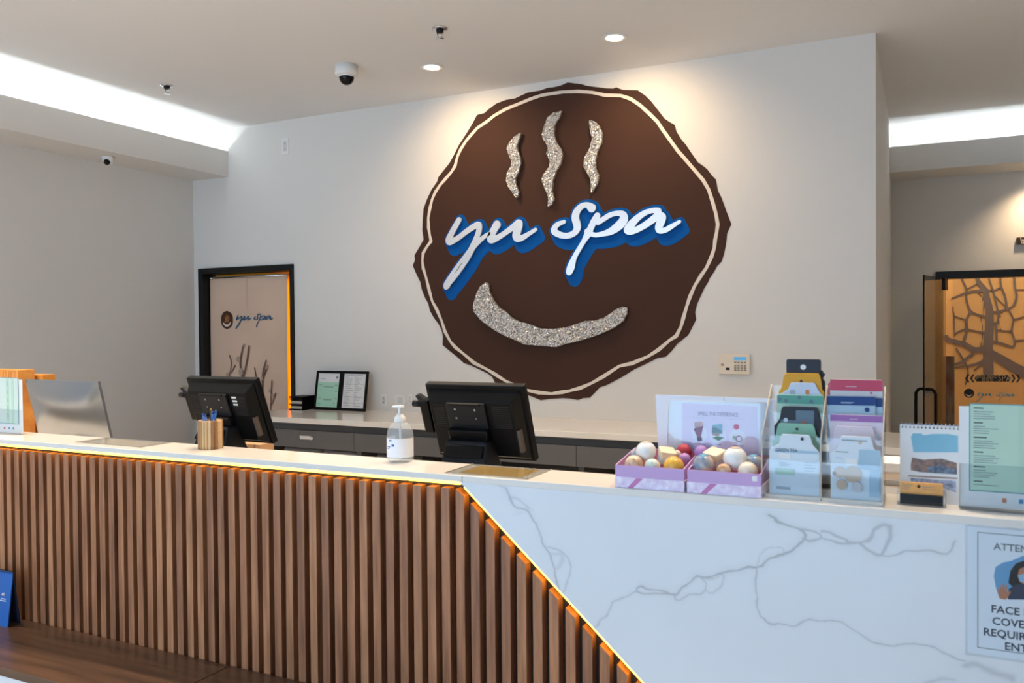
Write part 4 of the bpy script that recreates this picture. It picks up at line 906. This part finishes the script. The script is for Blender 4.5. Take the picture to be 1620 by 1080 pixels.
def pouch(u0, u1, vt, zb, Y, m, label, neck=None, nz=.03, extra=(), tilt=0., col='left'):
    a, c = oY(u0, vt, Y), oY(u1, vt, Y); zt = (a.z+c.z)/2-HC; xm = (a.x+c.x)/2
    lo, hi = (XA+.004, XM-.004) if col == 'left' else (XM+.004, XB-.003)
    x0, x1 = max(a.x, lo)-xm, min(c.x, hi)-xm
    t = thing('mask_packet', label, 'packet', (xm, Y, HC+zb), (0, tilt, 0), 'sheet mask packets in the acrylic rack')
    nk = None if neck is None else tuple(oY(n, vt, Y).x-xm for n in neck)
    MB().prism(pouch_outline(x0, x1, 0, zt-zb, nk, nz), -.0022, .0022).build('pouch', m, t, .0016)
    H = zt-zb
    for i, (kind, mm, fx0, fx1, fz0, fz1) in enumerate(extra):
        if kind == 'text':
            text('lettering', fx1, fz1, mm, t, x=x0+(x1-x0)*fx0, z=H*fz0, y=-.0036, squash=.9); continue
        ax, bx = x0+(x1-x0)*fx0, x0+(x1-x0)*fx1; az, bz = H*fz0, H*fz1
        y0, y1 = -.0030-.0004*i, -.0022
        if kind == 'disc': MB().prism(circle((ax+bx)/2, (az+bz)/2, (bz-az)/2, 16), y0, y1).build('printed_mark', mm, t)
        elif kind == 'hole': MB().prism(circle((ax+bx)/2, (az+bz)/2, (bz-az)/2, 16), -.0027, -.0022).build('hang_hole', mm, t)
        elif kind == 'bars':
            bars([(ax, ax+(bx-ax)*q, az+(bz-az)*k/4) for k, q in enumerate((.7, .9, .6, 1.)[:max(1, int((fz1-fz0)*40))])], -.003, .0014).build('small_print', mm, t)['kind'] = 'stuff'
        else: MB().prism(rrect(ax, az, bx, bz, .002, 2), y0, y1).build('print', mm, t)
    return t
C = {k: mat('packet_'+k, v, .4, spec=.25) for k, v in dict(black=(36, 38, 48), yellow=(214, 154, 32), paleblue=(196, 206, 222), teal=(88, 158, 140), mint=(172, 204, 186), green=(132, 180, 160), white=(214, 224, 232), red=(192, 68, 96), pale=(206, 202, 206), navy=(22, 62, 122), ice=(168, 196, 214), purple=(158, 108, 172), pink=(220, 206, 218), slate=(96, 116, 132), cream=(206, 182, 160), grey=(160, 170, 180), rust=(150, 104, 84), orange=(206, 120, 50)).items()}
dk = M['ink']
# left column, back to front
pouch(1244, 1306, 585, .16, 2.566, C['black'], 'black sheet mask packet standing furthest back, behind the other black one', (1290, 1304), .02)
pouch(1244, 1299, 568, .16, 2.560, C['black'], 'black sheet mask packet with a round hang hole, topmost in the rack', None, .03, [('hole', M['paper'], .46, .52, .86, .93), ('disc', C['grey'], .1, .24, .58, .72), ('box', C['orange'], .78, .86, .6, .74)])
pouch(1234, 1307, 608, .145, 2.552, C['yellow'], 'plain yellow packet peeking out right of the pale blue one', (1250, 1296), .02)
pouch(1232, 1306, 590, .145, 2.545, C['yellow'], 'yellow sheet mask packet with a wide neck', (1240, 1298), .042, [('hole', dk, .48, .52, .86, .90)])
pouch(1231, 1306, 605, .145, 2.538, C['paleblue'], 'pale blue sheet mask packet before the yellow one', (1249, 1292), .030, [('disc', C['grey'], .27, .37, .78, .88), ('box', C['orange'], .6, .68, .80, .88)])
pouch(1229, 1306, 624, .145, 2.530, C['mint'], 'mint packet with a leafy teal top band', None, .03, [('box', C['teal'], 0.01, .99, .80, .985), ('disc', C['slate'], .03, .1, .84, .93), ('disc', C['slate'], .42, .56, .90, .98), ('disc', C['slate'], .68, .8, .82, .90), ('disc', C['slate'], .16, .24, .82, .9)])
pouch(1225, 1304, 643, .094, 2.505, C['black'], 'dark packet with a misty photo print in the middle row', (1236, 1295), .045, [('box', C['slate'], .45, .82, .66, .93), ('box', C['slate'], .14, .82, .62, .74), ('disc', C['paleblue'], .18, .30, .70, .78), ('box', C['rust'], .56, .64, .60, .74)])
pouch(1222, 1301, 670, .094, 2.490, C['green'], 'green sheet mask packet before the dark photo one', (1230, 1289), .040, [('disc', dk, .46, .54, .82, .90), ('bars', dk, .4, .56, .74, .77)])
pouch(1217, 1299, 687, .006, 2.416, C['white'], 'white green tea sheet mask packet at the front left', (1235, 1283), .036, [('box', C['ice'], .10, .97, .70, .745), ('text', dk, .13, 'GREEN TEA', .715, .0125), ('box', M['paper'], .2, .42, .60, .69), ('bars', C['grey'], .2, .45, .48, .58), ('disc', dk, .62, .7, .91, .96), ('box', C['mint'], .12, .5, .34, .44), ('box', C['grey'], .14, .42, .10, .14), ('bars', C['grey'], .7, .95, .42, .6)], col='left')
# right column
pouch(1310, 1397, 605, .16, 2.563, C['red'], 'red sheet mask packet furthest back in the right column', None, .03, [], 0, 'right')
pouch(1313, 1397, 600, .16, 2.556, C['pale'], 'pale packet with a red top band', None, .03, [('box', C['red'], .005, .995, .80, .995), ('bars', C['pale'], .3, .6, .87, .9), ('disc', C['red'], .76, .80, .75, .79)], 0, 'right')
pouch(1310, 1397, 628, .145, 2.547, C['ice'], 'ice blue packet with a navy band, half hidden at the right', None, .03, [('box', C['navy'], .005, .995, .80, .995)], 0, 'right')
pouch(1307, 1386, 626, .145, 2.538, C['ice'], 'ice blue packet with a navy band and a drop mark', None, .03, [('box', C['navy'], .005, .995, .80, .995), ('bars', C['ice'], .3, .6, .84, .9), ('disc', C['navy'], .78, .88, .66, .76)], -.012, 'right')
pouch(1313, 1397, 656, .094, 2.500, C['pink'], 'pale pink packet with a purple top band', None, .03, [('box', C['purple'], .005, .995, .86, .995), ('bars', C['pink'], .38, .6, .90, .93)], 0, 'right')
pouch(1312, 1396, 674, .094, 2.488, C['pink'], 'pale pink sheet mask packet with a narrow neck', (1321, 1383), .040, [('disc', C['cream'], .38, .43, .86, .9), ('disc', C['grey'], .86, .96, .70, .82)], 0, 'right')
pouch(1314, 1398, 690, .006, 2.416, C['white'], 'white packet with a cream photo at the front right', (1328, 1380), .040, [('box', C['grey'], .22, .72, .925, .945), ('disc', C['cream'], .55, .62, .88, .93), ('box', C['ice'], .56, .97, .50, .80), ('bars', dk, .1, .46, .745, .77), ('bars', C['grey'], .1, .3, .65, .68), ('box', M['paper'], .30, .54, .55, .65), ('bars', dk, .38, .48, .585, .60), ('disc', C['cream'], .06, .30, .34, .52), ('disc', C['cream'], .26, .62, .28, .54), ('disc', C['rust'], .04, .12, .38, .44), ('disc', C['cream'], .10, .34, .16, .32), ('disc', C['pale'], .4, .64, .14, .30), ('bars', dk, .28, .36, .40, .43), ('box', C['ice'], .76, .96, .08, .48)], 0, 'right')

# ------------------------------------------------------------------ stack of papers on the work surface behind the rack
zt = ZD; tops = [(.05, 'cream'), (.035, 'white'), (.03, 'cream'), (.028, 'white'), (.020, 'grey'), (.022, 'cream'), (.030, 'white')]
mm_ = {'cream': mat('cream_paper', (224, 208, 188), .7), 'white': M['paper'], 'grey': mat('grey_paper', (176, 172, 166), .7)}
words = ['at the bottom', 'second from the bottom', 'third from the bottom', 'fourth from the bottom', 'third from the top', 'second from the top', 'on top']
for i, (h_, k_) in enumerate(tops):
    x = -.02+random.uniform(-.012, .012)
    o = thing('booklet_pile', '%s bundle of paper behind the calendar, %s of the stack' % (k_, words[i]), 'papers', (x, 3.04, zt), (0, 0, random.uniform(-.05, .05)), 'stack of papers behind the rack')
    MB().box((-.13, -.085, 0), (.12, .085, h_-.003)).build('pages', mm_[k_], o, .002); MB().box((-.132, -.087, h_-.003), (.122, .087, h_)).build('cover', mm_['cream' if i % 2 else 'white'], o); zt += h_

# ------------------------------------------------------------------ desk calendar
t = thing('desk_calendar', 'standing spiral desk calendar with a painted town view', 'calendar', (.035, 2.49, HC)); K = Vector(t.location)
tl = math.atan2(.045, .205)
def tl_(o): o.rotation_euler = (-tl, 0, 0); return o
w = .083
pg = tl_(MB().box((-w, 0, 0), (w, .003, .208)).build('page', M['paper'], t))
bk = MB().box((-w, 0, 0), (w, .002, .208)).build('back_leaf', mat('calendar_blue', (36, 84, 148), .5), t); bk.rotation_euler = (tl*.85, 0, 0); bk.location = (0, .085, 0)
def cb(u, v): p = oY(u, v, 2.51); return p.x-K.x, (p.z-K.z)
def cprint(pts, m, lift=.0006): tl_(MB().prism([cb(*p) for p in pts], -lift, 0).build('picture', m, t))
cprint([(1441, 690), (1444, 684), (1456, 684), (1462, 687), (1476, 685), (1500, 685), (1516, 688), (1516, 714), (1480, 714), (1445, 714)], mat('print_sky', (132, 188, 212), .6, noise=.06))
cprint([(1441, 733), (1443, 722), (1462, 726), (1470, 725), (1490, 724), (1514, 731), (1514, 749), (1480, 747), (1455, 745), (1441, 742)], mat('print_town', (150, 118, 98), .7, noise=.5, nscale=70, dark=(90, 92, 104)))
cprint([(1466, 737), (1490, 735), (1512, 742), (1512, 748), (1470, 746)], mat('print_harbour', (116, 132, 150), .7, noise=.4, nscale=80, dark=(70, 84, 104)), .001)
cprint([(1437, 750), (1514, 754), (1514, 756), (1437, 752)], C['rust']); cprint([(1440, 754), (1512, 759), (1512, 777), (1492, 770), (1442, 762)], mat('print_dates', (180, 190, 206), .7, noise=.5, nscale=90, dark=(110, 118, 150)))
rg = MB()
for k in range(17):
    x = -w+.006+k*(2*w-.012)/16; rg.tube([(x, -.004+.006*math.cos(a)-.0, .207+.006*math.sin(a)) for a in np.linspace(-1.2, 4.6, 8)], .0011, 5)
o = tl_(rg.build('spiral', M['chrome'], t)); o['kind'] = 'stuff'
hl = MB()
for k in range(17):
    x = -w+.006+k*(2*w-.012)/16; hl.box((x-.0018, -.0004, .1985), (x+.0018, 0, .2025))
tl_(hl.build('punched_holes', M['charcoal'], t))['kind'] = 'stuff'
# ------------------------------------------------------------------ business cards
t = thing('card_holder', 'business card holder with a black front and amber cards', 'holder', (.0045, 2.434, HC))
MB().box((-.058, 0, 0), (.058, .045, .004)).build('tray_floor', M['acrylic'], t); MB().box((-.051, 0, .004), (.051, .002, .031)).build('front', M['black_gloss'], t); MB().box((-.058, .040, .004), (.058, .042, .04)).build('back', M['acrylic'], t)
MB().box((-.058, .0, .004), (-.0565, .042, .03)).build('side', M['acrylic'], t); MB().box((.0565, 0, .004), (.058, .042, .03)).build('side', M['acrylic'], t)
t = thing('card_pack', 'pack of amber business cards in the black holder', 'cards', (.0045, 2.440, HC+.0042))
MB().box((-.0505, 0, 0), (.0505, .012, .056)).build('cards', mat('amber_card', (222, 160, 84), .5, noise=.1, nscale=40), t)
MB().prism(circle(-.006, .047, .0042, 14), -.0004, 0).build('printed_mark', M['logo_brown'], t); bars([(.002, .03, .046), (.004, .034, .040), (-.046, -.02, .048), (-.046, -.026, .043), (-.046, -.03, .038)], 0, .0013).build('small_print', M['greyink'], t)['kind'] = 'stuff'

# ------------------------------------------------------------------ menu stands
M['menu'] = mat('menu_green', (188, 216, 196), .45, noise=.02); M['menu_w'] = mat('menu_pale', (206, 220, 210), .45); M['teal_line'] = mat('menu_teal', (40, 140, 160), .5); M['menu_stripe'] = mat('menu_stripe', (182, 212, 190), .45)
def menu_stand(xl, xr, Y, label, m, z0, z1, xg0, xg1, seed, icons, stripes):
    t = thing('menu_stand', label, 'sign', ((xl+xr)/2, Y, HC)); X = t.location.x; R_ = random.Random(seed)
    MB().box((xl-X, .004, .004), (xr-X, .0055, z1-HC-.008)).build('back_sheet', M['paper'], t)
    g0, g1 = xg0-X, xg1-X; a, b_ = z0-HC, z1-HC
    MB().box((g0, .0015, a), (g1, .0035, b_)).build('menu_sheet', m, t)
    e = MB(); e.box((g0, .0008, a), (g0+.0022, .0015, b_)); e.box((g1-.0022, .0008, a), (g1, .0015, b_)); e.box((g0, .0008, a), (g1, .0015, a+.0022)); e.box((g0, .0008, b_-.0022), (g1, .0015, b_)); e.build('sheet_border', M['teal_line'], t)
    for s0, s1 in stripes: MB().box((g0+(g1-g0)*s0, .0010, a+.003), (g0+(g1-g0)*s1, .0015, b_-.003)).build('stripe', M['menu_stripe'], t)
    rows = []; head = []; z = b_-.013; k = 0
    while z > a+.012:
        if k % 5 == 0: head.append((g0+.010, g0+.010+R_.uniform(.020, .030), z)); z -= .0085
        else:
            rows.append((g0+.010, g0+.010+R_.uniform(.025, .062), z)); rows.append((g0+(g1-g0)*.62, g0+(g1-g0)*.62+.008, z)); z -= .0058
            if k % 5 == 4: z -= .006
        k += 1
    bars(rows, .0008, .0015).build('small_print', M['greyink'], t)['kind'] = 'stuff'; bars(head, .0008, .0026).build('headings', M['ink'], t)['kind'] = 'stuff'
    for x, c in icons: MB().box((x-X-.005, .003, .020), (x-X+.005, .004, .031)).build('icon', c, t)
    MB().box((xl-X, -.002, .0), (xr-X, .0005, .115)).build('acrylic_pocket', M['acrylic'], t); MB().box((xl-X, .006, 0), (xr-X, .0085, z1-HC-.006)).build('acrylic_back', M['acrylic'], t)
    MB().box((xl-X, -.03, 0), (xr-X, .024, .003)).build('acrylic_foot', M['acrylic'], t)
    b = MB(); b.tube([(xl-X, -.001, .002), (xl-X, -.001, .115)], .0016, 6); b.build('pocket_edge', M['acrylic_edge'], t)
    return t
bi, ri, oi = mat('icon_sky', (70, 140, 190), .5), mat('icon_coral', (206, 86, 84), .5), mat('icon_brown', (190, 120, 84), .5)
menu_stand(.093, .345, 2.462, 'clear stand with a green price menu at the right end of the ledge', M['menu'], 1.070, 1.296, .116, .335, 3, [(.195, oi), (.232, bi)], [(.50, .56), (.66, .70)])
menu_stand(-3.985, -3.747, 2.50, 'clear stand with a pale green menu at the left end of the ledge', M['menu_w'], 1.072, 1.289, -3.985, -3.771, 5, [(-3.88, ri), (-3.845, bi), (-3.815, M['greyink'])], [(.58, .68), (.76, .84)])
# ------------------------------------------------------------------ poster on the marble
t = thing('poster', 'face mask poster in a clear sleeve on the marble panel', 'poster', (0, YC+.0018, 0))
PX0, PX1, PZ0, PZ1 = .108, .372, .683, .999
MB().box((PX0, -.0012, PZ0), (PX1, 0, PZ1)).build('sheet', mat('poster_paper', (234, 238, 244), .5), t)
MB().box((PX0-.006, -.0022, PZ0-.006), (PX1+.006, -.0016, PZ1+.004)).build('sleeve', M['acrylic'], t)
M['pnavy'] = mat('poster_navy', (38, 46, 66), .6)
a, c, d, e_ = .129, .351, .699, .987
e = MB(); e.box((a, -.0015, d), (a+.002, -.0012, e_)); e.box((c-.002, -.0015, d), (c, -.0012, e_)); e.box((a, -.0015, d), (c, -.0012, d+.002)); e.box((a, -.0015, e_-.002), (c, -.0012, e_)); e.build('border', M['greyink'], t)
def pz(x, y): p = oY(1400+x/3.6, 780+y/3.6, YC); return p.x, p.z
XC = (a+c)/2
for body, y, s, m in (('ATTENTION', 318, .0235, 'greyink'), ('FACE MASK', 676, .0262, 'pnavy'), ('COVERING', 744, .0262, 'pnavy'), ('REQUIRED TO', 812, .0262, 'pnavy'), ('ENTER', 878, .0262, 'pnavy')):
    me = text_mesh('lettering', body, s, 'CENTER', y=-.0016, x=XC-(.010 if body == 'ATTENTION' else .014), z=pz(600, y)[1], bold=.0005); link('lettering', me, M[m], t)
k = {n: mat('poster_'+n, c_, .6) for n, c_ in dict(sky=(104, 164, 204), hair=(26, 24, 28), skin=(176, 120, 92), mask=(140, 180, 206), top=(40, 52, 76)).items()}
def pp(name, pts, m, l): MB().prism([pz(*q) for q in pts], -.0012-.0002*l, -.0012).build(name, k[m], t)
pp('illustration', [(620, 470), (630, 420), (670, 395), (720, 385), (780, 358), (850, 352), (920, 380), (965, 430), (970, 520), (940, 590), (860, 605), (720, 600), (650, 595), (630, 530)], 'sky', 1)
pp('hair', [(703, 510), (715, 440), (745, 400), (790, 384), (840, 398), (862, 440), (868, 520), (840, 545), (740, 545)], 'hair', 2)
pp('clothing', [(700, 605), (705, 545), (745, 518), (790, 512), (850, 522), (890, 560), (900, 606)], 'top', 3)
pp('face', [(755, 470), (765, 432), (795, 418), (830, 432), (840, 470), (828, 505), (798, 520), (768, 506)], 'skin', 4)
pp('face_mask', [(757, 466), (798, 458), (839, 466), (830, 500), (798, 512), (768, 502)], 'mask', 5)
pp('hand', [(655, 600), (645, 570), (636, 545), (642, 540), (655, 556), (652, 522), (658, 520), (667, 550), (672, 515), (679, 515), (682, 550), (691, 520), (697, 524), (694, 562), (708, 556), (718, 562), (700, 590), (690, 606)], 'skin', 5)
# ------------------------------------------------------------------ blue calendar on the bench
t = thing('desk_calendar', 'blue spiral calendar standing on the walnut bench', 'calendar', (-3.60, 2.262, ZB)); w = .09
o = MB().box((-w, 0, 0), (w, .004, .232)).build('cover', mat('calendar_cover', (14, 92, 172), .5), t); o.rotation_euler = (-.12, 0, 0)
o = MB().box((-w, 0, 0), (w, .003, .232)).build('back_leaf', mat('calendar_back', (20, 40, 70), .6), t); o.rotation_euler = (.12, 0, 0); o.location = (0, .056, 0)
rg = MB()
for q in range(15):
    x = -w+.006+q*(2*w-.012)/14; rg.tube([(x, .002+.006*math.cos(a), .230+.006*math.sin(a)) for a in np.linspace(-1, 4.2, 7)], .0012, 5)
o = rg.build('spiral', M['pen_b'], t); o['kind'] = 'stuff'; o.rotation_euler = (-.12, 0, 0)
pr_ = MB(); pr_.box((.02, -.0006, .105), (.062, 0, .108)); pr_.box((.03, -.0006, .113), (.06, 0, .116)); o = pr_.build('small_print', M['white'], t); o['kind'] = 'stuff'; o.rotation_euler = (-.12, 0, 0)
o = MB().prism([(.026, .126), (.034, .138), (.038, .134), (.044, .142), (.052, .126), (.044, .131), (.038, .127), (.032, .131)], -.0006, 0).build('emblem', BM['gold'], t); o.rotation_euler = (-.12, 0, 0)
# ------------------------------------------------------------------ framed papers and file tray on the back counter
t = thing('double_frame', 'black double frame with a green certificate and a white form', 'frame', (-4.522, 5.86, HB+.003), (-.17, 0, 0))
M['cert'] = mat('cert_green', (168, 214, 188), .5); M['form'] = mat('form_white', (226, 226, 226), .5)
for s, g in ((-1, True), (1, False)):
    x0, x1 = (-.277, -.001) if s < 0 else (.001, .277)
    fr = MB(); fr.box((x0, 0, 0), (x1, .016, .022)); fr.box((x0, 0, .321), (x1, .016, .343)); fr.box((x0, 0, .022), (x0+.022, .016, .321)); fr.box((x1-.022, 0, .022), (x1, .016, .321)); f_ = fr.build('frame', M['black'], t, .002)
    MB().box((x0+.022, .008, .022), (x1-.022, .012, .321)).build('paper', M['form'], f_)
    if g:
        MB().box((x0+.022, .007, .022), (x1-.022, .008, .243)).build('certificate', M['cert'], f_)
        MB().prism(circle(x1-.05, .285, .012, 14), .0065, .007).build('seal', M['greyink'], f_)
        rows = [(x0+.08, x1-.08, .205), (x0+.09, x1-.085, .197), (x0+.09, x1-.09, .09), (x0+.1, x1-.09, .083), (x0+.04, x0+.07, .215), (x1-.07, x1-.04, .215), (x0+.04, x0+.07, .17), (x1-.06, x1-.04, .16), (x0+.04, x0+.065, .10), (x1-.06, x1-.035, .10), (x0+.04, x0+.07, .05), (x1-.07, x1-.05, .052), (x0+.05, x0+.1, .27)]
        bars(rows, .007, .004).build('small_print', M['greyink'], f_)['kind'] = 'stuff'
    else:
        R_ = random.Random(2); rows = [(x0+.035, x1-.035, .23), (x0+.035, x1-.035, .118), (x0+.035, x1-.035, .066)]
        for q in range(17): z = .306-.0165*q; rows += [(x0+.04, x0+.04+R_.uniform(.03, .09), z), (x0+.14, x0+.14+R_.uniform(.02, .08), z)]
        bars(rows, .008, .0025).build('small_print', M['greyink'], f_)['kind'] = 'stuff'
t = thing('file_tray', 'small black two-tier file tray beside the framed papers', 'tray', (-4.915, 5.86, HB))
for z in (.0, .045, .09): MB().box((-.075, -.09, z), (.075, .09, z+.008)).build('shelf', M['black'], t)
MB().box((.069, -.09, .0), (.075, .09, .118)).build('side', M['black'], t); MB().box((-.075, .084, 0), (.075, .09, .118)).build('back', M['black'], t); MB().box((-.075, -.03, 0), (-.069, .09, .118)).build('side', M['black'], t); MB().box((-.075, -.09, .105), (.075, .09, .118)).build('top', M['black'], t)
for i, z in enumerate((.0085, .0535)):
    t = tag(MB().box((-4.98, 5.79, HB+z), (-4.86, 5.93, HB+z+.022)).build('paper_slip', mm_['cream'], None), 'cream papers on the %s tier of the black file tray' % ('lower', 'upper')[i], 'papers')
